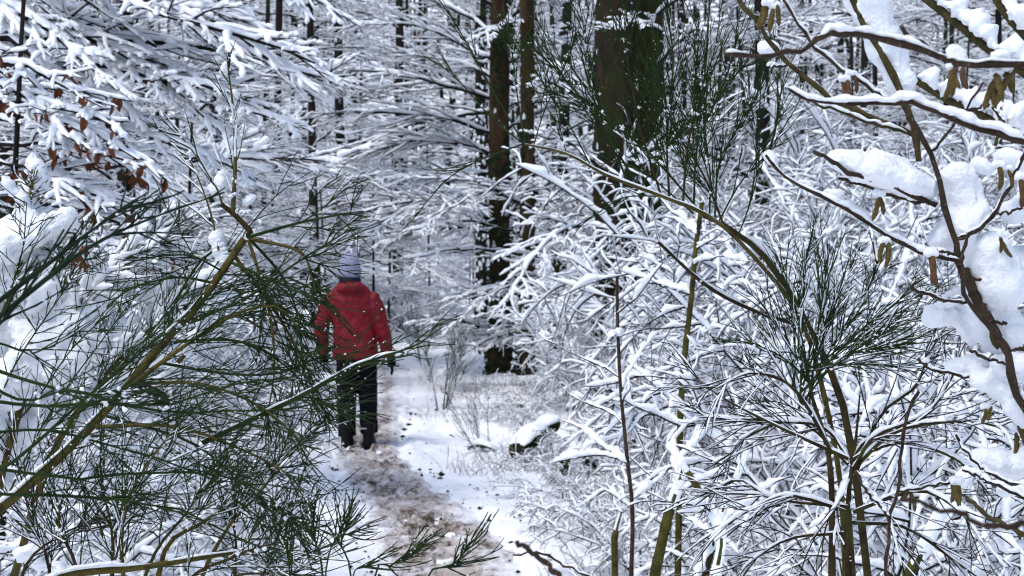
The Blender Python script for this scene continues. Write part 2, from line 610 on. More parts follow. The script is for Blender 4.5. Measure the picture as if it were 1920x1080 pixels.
ed = t.nodes.new('ShaderNodeAttribute')
ed.attribute_name = 'edge'
core = _math('MULTIPLY', _math('SUBTRACT', 1.02, _math('ADD', ed.outputs['Fac'], _math('MULTIPLY', _math('SUBTRACT', _noise(3.5, 8, 0.7), 0.5), 1.9))), 2.2, True)
dirt = _math('MULTIPLY', _math('SUBTRACT', _math('ADD', _math('MULTIPLY', _noise(19, 8, 0.75), 0.85), _math('MULTIPLY', _noise(2.6, 3), 0.35)), 0.57), 8.0, True)
stain = _math('MULTIPLY', core, _math('MULTIPLY', _math('SUBTRACT', _noise(6, 6, 0.7), 0.17), 2.3, True))
mixs = t.nodes.new('ShaderNodeMixRGB')
mixs.inputs[1].default_value = (0.88, 0.89, 0.915, 1)
mixs.inputs[2].default_value = (0.42, 0.36, 0.32, 1)
t.links.new(stain, mixs.inputs[0])
mixd = t.nodes.new('ShaderNodeMixRGB')
t.links.new(mixs.outputs[0], mixd.inputs[1])
mixd.inputs[2].default_value = (0.080, 0.056, 0.038, 1)
t.links.new(_math('MULTIPLY', core, dirt), mixd.inputs[0])
t.links.new(mixd.outputs[0], b.inputs['Base Color'])
bp = t.nodes.new('ShaderNodeBump')
bp.inputs['Strength'].default_value = 0.5
bp.inputs['Distance'].default_value = 0.02
t.links.new(_noise(40, 5), bp.inputs['Height'])
t.links.new(bp.outputs[0], b.inputs['Normal'])
mk('path', me, pm, kind='structure', label='trampled brown and white footpath through the snow')


# ------------------------------------------------------------------ branch generators
def spray(p0, p1, wood, snow, rng, r0=0.012, nlat=16, lat=0.4, nsub=5, th=0.035, sag=0.05, roll=0.2, wander=0.05, ang=(30, 55), lift=0.0, n_main=12, subsub=0):
    """A spreading limb with side twigs in a rough plane, each with snow lying on it. Returns the main axis."""
    p0, p1 = np.asarray(p0, float), np.asarray(p1, float)
    L = np.linalg.norm(p1 - p0)
    ax = unit(p1 - p0)
    side = unit(np.cross(ax, UP))
    nrm = np.cross(side, ax)
    t = np.linspace(0, 1, n_main)
    main = p0 + (p1 - p0) * t[:, None] + nrm * (np.sin(t * math.pi) * sag * L)[:, None]
    wob = np.cumsum(rng.normal(0, wander * L / n_main, (n_main, 3)), 0)
    wob -= t[:, None] * wob[-1]
    main = main + wob
    rr = r0 * (1 - 0.8 * t) + 0.0015
    wood.add(main, rr, 5)
    snow.add(main, rr, th * (1.15 - 0.45 * t))
    for k in range(nlat):
        tk = 0.08 + 0.9 * (k + rng.uniform(0, 0.9)) / nlat
        p, d = at(main, min(tk, 0.99))
        s = (1 if k % 2 else -1)
        a = math.radians(rng.uniform(*ang))
        sd = unit(side * s + nrm * rng.normal(0, roll + 0.05))
        dd = unit(d * math.cos(a) + sd * math.sin(a))
        l = lat * L * (1.05 - 0.7 * tk) * rng.uniform(0.55, 1.25)
        tw = grow(p, dd, l, 7, d * 0.5 + UP * (lift - 0.10), 0.09, rng)
        r1 = max(0.0040, r0 * 0.5 * (1 - 0.5 * tk))
        rt = np.linspace(r1, 0.0022, 7)
        wood.add(tw, rt, 3)
        snow.add(tw, rt, np.linspace(th * 0.85, th * 0.5, 7))
        for j in range(nsub):
            tj = 0.15 + 0.8 * (j + rng.uniform(0, 0.8)) / nsub
            q, e = at(tw, min(tj, 0.98))
            s2 = (1 if j % 2 else -1)
            a = math.radians(rng.uniform(28, 52))
            s3 = unit(np.cross(e, UP)) * s2
            de = unit(e * math.cos(a) + s3 * math.sin(a) + UP * rng.normal(0.02, 0.18))
            l2 = l * rng.uniform(0.25, 0.55) * (1.1 - 0.6 * tj)
            t2 = grow(q, de, l2, 5, e * 0.4 - UP * 0.1, 0.10, rng)
            wood.add(t2, np.linspace(0.0034, 0.0018, 5), 3)
            snow.add(t2, 0.0022, th * rng.uniform(0.4, 0.68))
            for m in range(subsub):
                q3, e3 = at(t2, rng.uniform(0.2, 0.85))
                d3 = unit(e3 + unit(np.cross(e3, UP)) * rng.choice((-1, 1)) * 0.7 + UP * rng.normal(0, 0.2))
                t3 = grow(q3, d3, l2 * rng.uniform(0.3, 0.5), 4, -UP * 0.1, 0.1, rng)
                wood.add(t3, 0.001, 3)
                snow.add(t3, 0.001, th * rng.uniform(0.32, 0.5))
    return main


def trunk_tube(T, base, top, r0, r1, rng, sides=18, n=22, wob=0.02, flare=0.35, ridged=False):
    t = np.linspace(0, 1, n) ** 1.4
    Q = np.asarray(base) * (1 - t[:, None]) + np.asarray(top) * t[:, None]
    H = np.linalg.norm(np.asarray(top) - np.asarray(base))
    Q = Q + np.cumsum(rng.normal(0, wob * r0, (n, 3)), 0) * np.array((1, 1, 0))
    R = (r0 + (r1 - r0) * t) * (1 + flare * np.exp(-t * H / (r0 * 2.2)))
    ph = np.arange(sides) * 2 * math.pi / sides
    V = Q[:, None, :] + R[:, None, None] * np.stack([np.cos(ph), np.sin(ph), 0 * ph], -1)[None]
    k = 1 + (fbm(V * (0.6 / r0) * np.array((1, 1, 0.35)), int(rng.integers(999)), 3) - 0.5) * 0.28
    if ridged:
        g = np.abs(fbm(V * np.array((16, 16, 3.2)), 55, 4, 0.6) - 0.5) * 2
        k = k + (np.clip(g, 0, 0.3) - 0.15) * 0.035 / r0 * 1.6
    V = Q[:, None, :] + (V - Q[:, None, :]) * k[..., None]
    T.raw(V.reshape(-1, 3), ring_quads(1, n, sides, 0)[:, ::-1][:, [3, 2, 1, 0]])
    return Q, R


def trunk_snow(Q, R, rng, count, side=math.pi, spread=1.0, size=(0.2, 0.6)):
    """Patches of snow stuck to the bark."""
    Vs, Fs, base = [], [], 0
    for _ in range(count):
        t = rng.uniform(0.02, 0.98)
        p, _d = at(Q, t)
        r = np.interp(t, np.linspace(0, 1, len(R)), R)
        a = side + rng.normal(0, spread)
        o = np.array((math.cos(a), math.sin(a), 0))
        s = r * rng.uniform(*size)
        tang = np.array((-o[1], o[0], 0))
        V = ICO_V * rng.uniform(0.7, 1.3, (12, 1))
        W = p + o * r * 0.96 + (V[:, :1] * o * s * 0.35 + V[:, 1:2] * tang * s + V[:, 2:] * UP * s * rng.uniform(0.8, 2.2))
        F = np.array([(0, 1, 2), (0, 2, 3), (0, 3, 4), (0, 4, 5), (0, 5, 1), (1, 6, 2), (2, 7, 3), (3, 8, 4), (4, 9, 5), (5, 10, 1),
                      (2, 6, 7), (3, 7, 8), (4, 8, 9), (5, 9, 10), (1, 10, 6), (11, 7, 6), (11, 8, 7), (11, 9, 8), (11, 10, 9), (11, 6, 10)])
        Vs.append(W)
        Fs.append(F + base)
        base += 12
    return np.concatenate(Vs), np.concatenate(Fs)


# prototypes of snowy limbs for the farther trees (pointing along +X, three metres long)
LIMBS = []
for k in range(7):
    rng = np.random.default_rng(100 + k)
    w, s = Tubes(), Snow(4, 1, 0.4, 0.18, 100 + k, 14)
    spray((0, 0, 0), (3.0, 0, rng.uniform(-0.5, 0.35)), w, s, rng, 0.022, 20, 0.42, 7, 0.040, 0.07, 0.25, 0.10, (28, 55), 0.02, subsub=1)
    LIMBS.append((w.mesh('limb_wood'), s.mesh('limb_snow')))
    LIMBS[-1][0].materials.append(M['twig'])
    LIMBS[-1][1].materials.append(M['snow'])


def add_limb(parent, k, loc, az, tilt, scale):
    w, s = LIMBS[k % len(LIMBS)]
    o = mk('branch', w, None, parent)
    o.location = loc
    o.rotation_euler = (0, tilt, az)
    o.scale = (scale,) * 3
    sn = mk('snow', s, None, o)
    return o


def far_tree(x, y, h, r0, label, seed, nl=14, zlo=1.5, zhi=9.0, lean=0.0, scale=(0.6, 1.15), bark='bark', group=None, name='tree', flecks=30, side=math.pi, droop=0.1):
    rng = np.random.default_rng(seed)
    z0 = gz1(x, y) - 0.1
    root = thing(name, label, 'tree', (x, y, z0), group)
    T = Tubes()
    Q, R = trunk_tube(T, (0, 0, 0), (lean * h, rng.normal(0, 0.02) * h, h), r0, r0 * 0.45, rng, 12, 16, 0.07)
    tr = mk('trunk', T.mesh('trunk'), M[bark], root)
    if flecks:
        Vf, Ff = trunk_snow(Q, R, rng, flecks, side)
        mk('bark_snow', make_mesh('bark_snow', Vf, Ff), M['snow'], tr, kind='stuff')
    for k in range(nl):
        z = zlo + (zhi - zlo) * (k + rng.uniform(0, 1)) / nl
        t = np.interp(z, Q[:, 2], np.linspace(0, 1, len(Q)))
        p, _ = at(Q, t)
        az = k * 2.4 + rng.uniform(-0.7, 0.7)
        add_limb(root, int(rng.integers(99)), p, az, droop + rng.normal(0, 0.16), rng.uniform(*scale))
    return root


# ------------------------------------------------------------------ shrubs bowed under snow
def shrub_proto(seed, nstem=7, h=1.9, th=0.029, spread=0.55, nlat=15, nsub=9, droop=0.55):
    """List of (wood mesh, snow mesh), one pair per stem, base at the origin."""
    out = []
    for i in range(nstem):
        rng = np.random.default_rng(seed * 50 + i)
        w, s = Tubes(), Snow(5, 2, 0.8, 0.22, seed * 50 + i, 26)
        az = i * 2 * math.pi / nstem + rng.uniform(-0.4, 0.4)
        o = np.array((math.cos(az), math.sin(az), 0))
        L = h * rng.uniform(0.75, 1.2)
        st = grow(o * 0.06, unit(UP + o * spread * rng.uniform(0.4, 1.2)), L, 10, o * 0.8 - UP * droop * 0.8, 0.10, rng)
        r0 = rng.uniform(0.007, 0.012)
        rr = np.linspace(r0, 0.002, 10)
        w.add(st, rr, 5)
        s.add(st, rr, np.linspace(th * 0.9, th * 1.1, 10))
        for k in range(nlat):
            tk = 0.2 + 0.78 * (k + rng.uniform(0, 0.9)) / nlat
            p, d = at(st, min(0.98, tk))
            a = rng.uniform(0, 2 * math.pi)
            pr = unit(np.cross(d, (math.cos(a), math.sin(a), 0.3)))
            l = L * rng.uniform(0.22, 0.42) * (1.15 - 0.5 * tk)
            lt = grow(p, unit(d * 0.6 + pr * 0.9), l, 8, o * 0.25 - UP * droop * rng.uniform(0.0, 1.6), 0.17, rng)
            rt = np.linspace(0.0055, 0.0020, 8)
            w.add(lt, rt, 3)
            s.add(lt, rt, th * rng.uniform(0.75, 1.05))
            for j in range(nsub):
                q, e = at(lt, rng.uniform(0.15, 0.95))
                a = rng.uniform(0, 2 * math.pi)
                pr = unit(np.cross(e, (math.cos(a), math.sin(a), 0.5)))
                l2 = l * rng.uniform(0.25, 0.6)
                t2 = grow(q, unit(e * 0.5 + pr * 0.9), l2, 6, -UP * droop * rng.uniform(-0.4, 1.3), 0.2, rng)
                w.add(t2, np.linspace(0.0028, 0.0014, 6), 3)
                s.add(t2, 0.002, th * rng.uniform(0.3, 0.8))
        out.append((w.mesh('shrub_stem'), s.mesh('shrub_snow')))
        out[-1][0].materials.append(M['twig'])
        out[-1][1].materials.append(M['snow'])
    return out


SHRUBS = [shrub_proto(1), shrub_proto(2, 8, 1.6, 0.031, 0.8, 15, 9, 0.7), shrub_proto(3, 7, 2.3, 0.029, 0.45, 17, 9, 0.5), shrub_proto(4, 8, 1.2, 0.026, 0.9, 13, 8, 0.8)]


def shrub(kind, x, y, label, rotz=0.0, sc=1.0, group='shrubs bowed under snow', name='snowy_shrub'):
    root = thing(name, label, 'shrub', (x, y, gz1(x, y) - 0.03), group)
    root.rotation_euler = (0, 0, rotz)
    root.scale = (sc,) * 3
    for w, s in SHRUBS[kind]:
        o = mk('stem', w, None, root)
        mk('snow', s, None, o)
    return root


# ------------------------------------------------------------------ trees
def hero_limb(root, p0, p1, seed, name='branch', sides=5, res=2, **kw):
    rng = np.random.default_rng(seed)
    w = Tubes()
    th = kw.get('th', 0.03)
    s = Snow(sides, res, 0.42, 0.14, seed, 0.55 / th)
    spray(p0, p1, w, s, rng, **kw)
    org = np.array(root.location)
    b_ = mk(name, w.mesh('limb', org), M['twig'], root)
    mk('snow', s.mesh('limb_snow', org), M['snow'], b_)
    return w


def leaf_mesh(L=0.062, W=0.031):
    xs = np.array((0, 0.16, 0.38, 0.62, 0.84, 1.0)) * L
    ws = np.array((0.06, 0.72, 1.0, 0.86, 0.5, 0.03)) * W / 2
    V, F = [], []
    for k, (x, w) in enumerate(zip(xs, ws)):
        curl = -0.25 * L * (x / L) ** 2
        V += [(-w, curl + w * 0.55, -x), (0, curl, -x), (w, curl + w * 0.45, -x)]
    for k in range(5):
        a = k * 3
        F += [(a, a + 1, a + 4, a + 3), (a + 1, a + 2, a + 5, a + 4)]
    return make_mesh('leaf', np.array(V), np.array(F))


LEAF = leaf_mesh()
LEAF.materials.append(M['beech_leaf'])


def hang_leaves(root, woods, count, seed, size=(0.7, 1.25)):
    rng = np.random.default_rng(seed)
    pts = [a for w in woods for lst in w.g.values() for a, _ in lst]
    org = np.array(root.location)
    pick = [pts[int(k)] for k in rng.integers(0, len(pts), max(6, count // 2))]
    for k in range(count):
        q = pick[int(rng.integers(len(pick)))]
        p, _ = at(q, rng.uniform(0.05, 0.98))
        o = mk('leaf', LEAF, None, root)
        o.location = p - org
        o.rotation_euler = (rng.normal(0, 0.4), rng.normal(0, 0.35), rng.uniform(0, 6.28))
        s = rng.uniform(*size)
        o.scale = (s, s, s)


# big beech whose snow heavy boughs sweep in from the upper left
x0, y0 = -4.6, 9.6
z0 = gz1(x0, y0) - 0.1
beech = thing('beech_tree', 'beech at the upper left with thick snow heavy boughs sweeping right over the shrubs', 'tree', (x0, y0, z0))
T = Tubes()
trunk_tube(T, (x0, y0, z0), (x0 + 0.1, y0 + 0.1, 7.0), 0.15, 0.10, np.random.default_rng(2))
mk('trunk', T.mesh('trunk', (x0, y0, z0)), M['bark'], beech)
boughs = [((-110, -40), (590, 118), 9.5, 8.1, 0.026), ((-120, 60), (625, 150), 9.6, 8.8, 0.024), ((-90, -160), (430, 40), 9.5, 8.6, 0.02),
          ((110, 40), (430, 265), 9.3, 8.6, 0.016), ((20, 70), (330, 390), 9.3, 8.9, 0.016), ((-60, 80), (280, 235), 9.5, 9.0, 0.018),
          ((150, 110), (560, 240), 9.2, 8.5, 0.014), ((90, -120), (430, 90), 9.0, 8.4, 0.016), ((-120, -100), (140, 70), 9.2, 8.6, 0.016),
          ((190, 230), (480, 340), 9.3, 8.8, 0.012), ((200, 320), (650, 300), 10.0, 9.5, 0.012), ((250, -150), (640, 30), 10.5, 10.0, 0.016),
          ((-80, -20), (220, 170), 8.9, 8.4, 0.018), ((240, 150), (470, 190), 8.8, 8.4, 0.012), ((-60, 220), (330, 300), 10.3, 9.7, 0.014)]
for k, (a, c, d0, d1, r) in enumerate(boughs):
    p0, p1 = P(*a, d0), P(*c, d1)
    L = np.linalg.norm(p1 - p0)
    hero_limb(beech, p0, p1, 300 + k, sides=7, res=2, r0=r, nlat=int(10 + L * 5), lat=0.32, nsub=6, th=0.046, sag=0.04, roll=0.5, wander=0.08, ang=(22, 52), lift=-0.02)

# beech sapling that kept its brown leaves, left
x0, y0 = -2.25, 6.2
z0 = gz1(x0, y0) - 0.05
sap = thing('beech_sapling', 'young beech at the left still holding clusters of withered brown leaves', 'tree', (x0, y0, z0))
T = Tubes()
st = grow((x0, y0, z0), unit((0.05, 0, 1)), 3.6, 12, (0, 0, 0), 0.02, np.random.default_rng(4))
T.add(st, np.linspace(0.022, 0.006, 12), 8)
mk('trunk', T.mesh('trunk', (x0, y0, z0)), M['bark'], sap)
ws = []
for k, (a, c) in enumerate([((-70, 200), (210, 235)), ((-10, 270), (300, 335)), ((10, 330), (290, 430)), ((-70, 370), (210, 480)), ((-60, 110), (190, 200)),
                            ((30, 220), (260, 300)), ((-60, 300), (160, 380)), ((60, 380), (330, 480)), ((0, 160), (130, 260)), ((-40, 440), (250, 540))]):
    ws.append(hero_limb(sap, P(*a, 6.3), P(*c, 5.8), 330 + k, r0=0.008, nlat=9, lat=0.42, nsub=4, th=0.032, sag=0.05, roll=0.4, wander=0.10))
hang_leaves(sap, ws, 250, 3, (0.6, 1.0))
# two farther leafy saplings
for (pxs, d, seed, n, lab) in (((170, 430, 425, 535), 13.0, 40, 110, 'low beech sapling with scattered brown leaves behind the upright broom shoot'),
                               ((630, 770, 385, 480), 21.0, 50, 80, 'distant beech sapling with russet leaves above the walker with the pale hat')):
    cx = (pxs[0] + pxs[1]) / 2
    base = P(cx, 600, d)
    x0, y0 = base[0], base[1]
    z0 = gz1(x0, y0) - 0.05
    sp = thing('beech_sapling', lab, 'tree', (x0, y0, z0))
    T = Tubes()
    top = P(cx, pxs[2] - 60, d)
    T.add(smooth_line([(x0, y0, z0), top], 8), np.linspace(0.03, 0.01, 8), 7)
    mk('trunk', T.mesh('trunk', (x0, y0, z0)), M['bark'], sp)
    ws = []
    rng = np.random.default_rng(seed)
    for k in range(12):
        py = pxs[2] - 40 + (pxs[3] - pxs[2] + 50) * k / 11
        s = 1 if k % 2 else -1
        ws.append(hero_limb(sp, P(cx, py, d), P(cx + s * (pxs[1] - pxs[0]) * rng.uniform(0.45, 0.75), py + rng.uniform(-30, 40), d + rng.uniform(-0.9, 0.9)), seed * 9 + k, sides=4, res=1,
                            r0=0.009, nlat=9, lat=0.42, nsub=4, th=0.034, roll=0.4, wander=0.08))
    hang_leaves(sp, ws, n, seed + 1, (0.8, 1.3))

# the ivy grown tree in the middle and its neighbours
def big_tree(px, d, r0, h, lean, label, seed, bark, ivy=0, flecks=60, side=math.pi, name='tree', group=None):
    base = P(px, 540, d)
    x0, y0 = base[0], base[1]
    z0 = gz1(x0, y0) - 0.08
    root = thing(name, label, 'tree', (x0, y0, z0), group)
    rng = np.random.default_rng(seed)
    T = Tubes()
    Q, R = trunk_tube(T, (0, 0, 0), (lean * h, 0, h), r0, r0 * 0.8, rng, 72, 150, 0.006, 0.25, True)
    tr = mk('trunk', T.mesh('trunk'), M[bark], root)
    Vf, Ff = trunk_snow(Q, R, rng, flecks, side, 0.9, (0.12, 0.35))
    mk('bark_snow', make_mesh('bark_snow', Vf, Ff), M['snow'], tr, kind='stuff')
    if ivy:
        Vs, Fs = [], []
        for k in range(ivy):
            t = rng.uniform(0.0, 1.0)
            p, _ = at(Q, t)
            r = np.interp(t, np.linspace(0, 1, len(R)), R)
            cl = vnoise(np.array((p[2] * 1.3, 3.3, seed)), 3)
            a = rng.uniform(0, 6.28)
            if vnoise(np.array((p[2] * 1.1, a * 0.9, seed)), 5) < 0.42:
                continue
            o = np.array((math.cos(a), math.sin(a), 0))
            c = p + o * (r * 1.02 + abs(rng.normal(0, 0.05)))
            u, v = unit(rng.normal(0, 1, 3) * 0.5 + np.array((-o[1], o[0], 0))), unit(rng.normal(0, 0.4, 3) - UP + o * 0.5)
            s = rng.uniform(0.022, 0.045)
            Vs += [c - u * s, c + v * s * 1.3, c + u * s, c - v * s * 0.5]
            Fs.append((len(Vs) - 4, len(Vs) - 3, len(Vs) - 2, len(Vs) - 1))
        mk('ivy', make_mesh('ivy', np.array(Vs), np.array(Fs), False), M['ivy'], root, kind='stuff')
    return root, Q, R


ivy_tree, Q1, R1 = big_tree(936, 20.8, 0.155, 9.5, 0.004, 'dark ivy grown tree just right of the path with snowy boughs reaching left', 61, 'bark_warm', 3800, 110, 2.6)
limbs = [((960, 645), (775, 605)), ((1000, 660), (800, 645)), ((1040, 600), (840, 690)), ((990, 560), (830, 565)), ((1010, 485), (752, 488)), ((960, 430), (770, 432)),
         ((1010, 400), (790, 335)), ((1040, 520), (850, 610)), ((1000, 350), (830, 395)), ((1060, 640), (900, 590))]
for k, (a, c) in enumerate(limbs):
    hero_limb(ivy_tree, P(*a, 18.6), P(*c, 17.2), 400 + k, r0=0.018, nlat=12, lat=0.36, nsub=6, th=0.040, sag=0.06, roll=0.3, wander=0.09, ang=(20, 45))
limbs = [((932, 330), (640, 385)), ((930, 255), (600, 215)), ((925, 185), (590, 140)), ((932, 120), (650, 40)), ((930, 60), (680, -30)), ((915, 390), (650, 445)), ((930, 210), (630, 300)),
         ((925, 290), (600, 300)), ((930, 20), (700, -70)), ((935, 330), (1120, 400)), ((940, 250), (1110, 190)), ((940, 130), (1110, 60)), ((935, 60), (1080, -20)), ((930, 300), (760, 250)), ((930, 150), (720, 100)), ((938, 420), (1090, 330)), ((940, 480), (1100, 470)), ((925, 350), (700, 340)), ((920, 410), (690, 400)), ((915, 440), (720, 455)), ((925, 370), (800, 430))]
for k, (a, c) in enumerate(limbs):
    hero_limb(ivy_tree, P(*a, 20.8), P(*c, 20.8 - RNG.uniform(-1.5, 2.5)), 430 + k, sides=4, res=1, r0=0.022, nlat=16, lat=0.45, nsub=6, th=0.05, sag=0.07, roll=0.35, wander=0.10, ang=(20, 45))

second, Q2, R2 = big_tree(989, 20.2, 0.11, 9.0, 0.0, 'slimmer brown trunk standing close to the right of the ivy grown tree', 62, 'bark_warm', 1400, 90, 2.6)
for k, (a, c) in enumerate([((989, 100), (1090, 160)), ((990, 300), (1120, 260)), ((990, 210), (1080, 120)), ((990, 420), (1110, 380)), ((990, 40), (880, 80)), ((990, 560), (1110, 540))]):
    hero_limb(second, P(*a, 20.2), P(*c, 19.4), 470 + k, sides=4, res=1, r0=0.015, nlat=12, lat=0.45, nsub=5, th=0.05, sag=0.05, roll=0.4, wander=0.09)
stub, _, _ = big_tree(901, 25.0, 0.11, 6.0, 0.0, 'snow plastered grey trunk just left of the ivy grown tree', 63, 'bark', 0, 260, -1.5)

oak, Q3, R3 = big_tree(1148, 16.6, 0.245, 8.5, 0.004, 'thick dark tree trunk right of centre rising behind the arching broom', 64, 'bark_moss', 0, 70, 2.8, name='oak_tree')
for k, (a, c, d1) in enumerate([((1240, 60), (1130, 60), 15.2), ((1235, 120), (1340, 40), 15.5), ((1120, 200), (1000, 150), 15.4), ((1130, 320), (1000, 250), 15.2), ((1200, 480), (1330, 420), 14.6),
                                ((1100, 420), (960, 560), 14.5), ((1210, 300), (1330, 200), 15.6), ((1230, 30), (1400, -60), 15.4), ((1200, 560), (1340, 640), 14.4), ((1150, 500), (1010, 620), 14.2)]):
    hero_limb(oak, P(*a, 16.3), P(*c, d1), 490 + k, r0=0.02, nlat=13, lat=0.40, nsub=6, th=0.044, sag=0.07, roll=0.4, wander=0.10)

twin, _, _ = big_tree(1208, 17.2, 0.205, 9.0, 0.008, 'greenish mossy trunk standing against the right side of the thick dark trunk', 65, 'bark_green', 0, 60, 2.8, name='oak_tree')

# slender trunks of the wood behind
WOOD = 'trees of the wood behind'
for (px, d, r, bark, nl, lab) in [
        (405, 22, 0.125, 'bark', 16, 'dark trunk behind the tip of the upright broom shoot'),
        (511, 30, 0.10, 'bark', 16, 'straight dark trunk, first right of the upright broom shoot'),
        (590, 28, 0.10, 'bark', 16, 'straight dark trunk above and left of the walker'),
        (645, 35, 0.14, 'bark', 14, 'far trunk rising directly above the walker with the pale hat'),
        (8, 19, 0.14, 'bark', 14, 'dark trunk cut by the left edge of the view'),
        (222, 17, 0.10, 'bark_moss', 14, 'greenish trunk half hidden behind the brown leaved sapling'),
        (742, 33, 0.13, 'bark', 12, 'dark trunk at the far end of the path'),
        (1430, 19, 0.12, 'bark', 16, 'dark trunk at the top behind the crossing hazel twigs'),
        (1045, 27, 0.13, 'bark', 14, 'dim trunk between the ivy grown tree and the thick dark trunk')]:
    p = P(px, 540, d)
    far_tree(p[0], p[1], 12 if d < 30 else 14, r, lab, int(px * 7 + d), nl, 0.8, 4.5 + d * 0.19, math.sin(px) * 0.02, (0.5, 1.0), bark, WOOD)
rng = np.random.default_rng(77)
FAR = 'slender trees deep in the wood'
n = 0
for k in range(400):
    d = rng.uniform(30, 85)
    px = rng.uniform(-120, 2040)
    if (abs(px - 780) < 110 and d < 60) or (px > 640 and rng.uniform() < 0.35):
        continue
    p = P(px, 540, d)
    far_tree(p[0], p[1], rng.uniform(11, 16), rng.uniform(0.07, 0.15), 'slender snow flecked tree among many others deep in the wood', 900 + k, 12, 0.6, 3.2 + d * 0.17, rng.normal(0, 0.015), (0.7, 1.35), 'bark', FAR, flecks=14)
    n += 1
    if n >= 46:
        break
# saplings of the understorey, left and far
SAP = 'snowy saplings of the understorey'
spots = [(-5.2, 13.5), (-4.2, 15.5), (-3.3, 14.2), (-6.4, 17.5), (-5.0, 19.5), (-3.8, 18.5), (-3.0, 22.5), (-6.0, 23.5), (-7.5, 21), (-4.6, 25.5), (-2.4, 27.5), (-8.5, 26), (-6.5, 29),
         (-3.4, 31), (-0.3, 30), (0.8, 26), (1.8, 22.5), (3.0, 20.5), (4.6, 19.5), (6.2, 20), (7.6, 22), (3.6, 25), (5.5, 26), (-1.0, 36), (-4.8, 36), (-1.9, 33), (-2.6, 36.5), (-3.6, 28), (-1.2, 40), (-2.2, 42), (-3.4, 40), (8.5, 26), (2.2, 31), (5.0, 33)]
for k, (x, y) in enumerate(spots):
    far_tree(x, y, rng.uniform(3.0, 5.0), 0.03, 'slender snowy sapling among the understorey left of the path' if x < -2.3 else 'slender snowy sapling among the understorey behind the right hand thicket', 1200 + k, 12, 0.3, 3.6,
             rng.normal(0, 0.03), (0.38, 0.75), 'bark', SAP + (' left of the path' if x < -2.3 else ' behind the thicket'), 'sapling', 0, droop=0.05)

# the wood on the hillside beyond, one mass
rng = np.random.default_rng(78)
T1, T2, S2 = Tubes(), Tubes(), Snow(3, 1, 0.3, 0.1, 8, 6)
for k in range(420):
    y = rng.uniform(62, 135)
    x = rng.uniform(-0.48, 0.48) * y
    z = gz1(x, y) - 0.2
    h = rng.uniform(9, 15)
    T1.add(smooth_line([(x, y, z), (x + rng.normal(0, 0.7), y, z + h)], 3), np.array((0.13, 0.10, 0.05)) * rng.uniform(0.5, 1.3), 5)
    for j in range(24):
        zz = z + rng.uniform(0.02, 0.95) * h
        a = rng.uniform(0, 6.28)
        l = rng.uniform(1.0, 3.4)
        tw = grow((x, y, zz), (math.cos(a), math.sin(a), rng.normal(0, 0.25)), l, 3, (0, 0, -0.1), 0.2, rng)
        T2.add(tw, 0.02, 3)
        S2.add(tw, 0.02, rng.uniform(0.05, 0.12))
hill = mk('far_wood', T1.mesh('far_wood'), M['bark'], kind='stuff', label='dense snowy wood on the hillside beyond', category='wood')
mk('twigs', T2.mesh('far_twigs'), M['twig'], hill, kind='stuff')
mk('snow', S2.mesh('far_snow'), M['snow'], hill, kind='stuff')

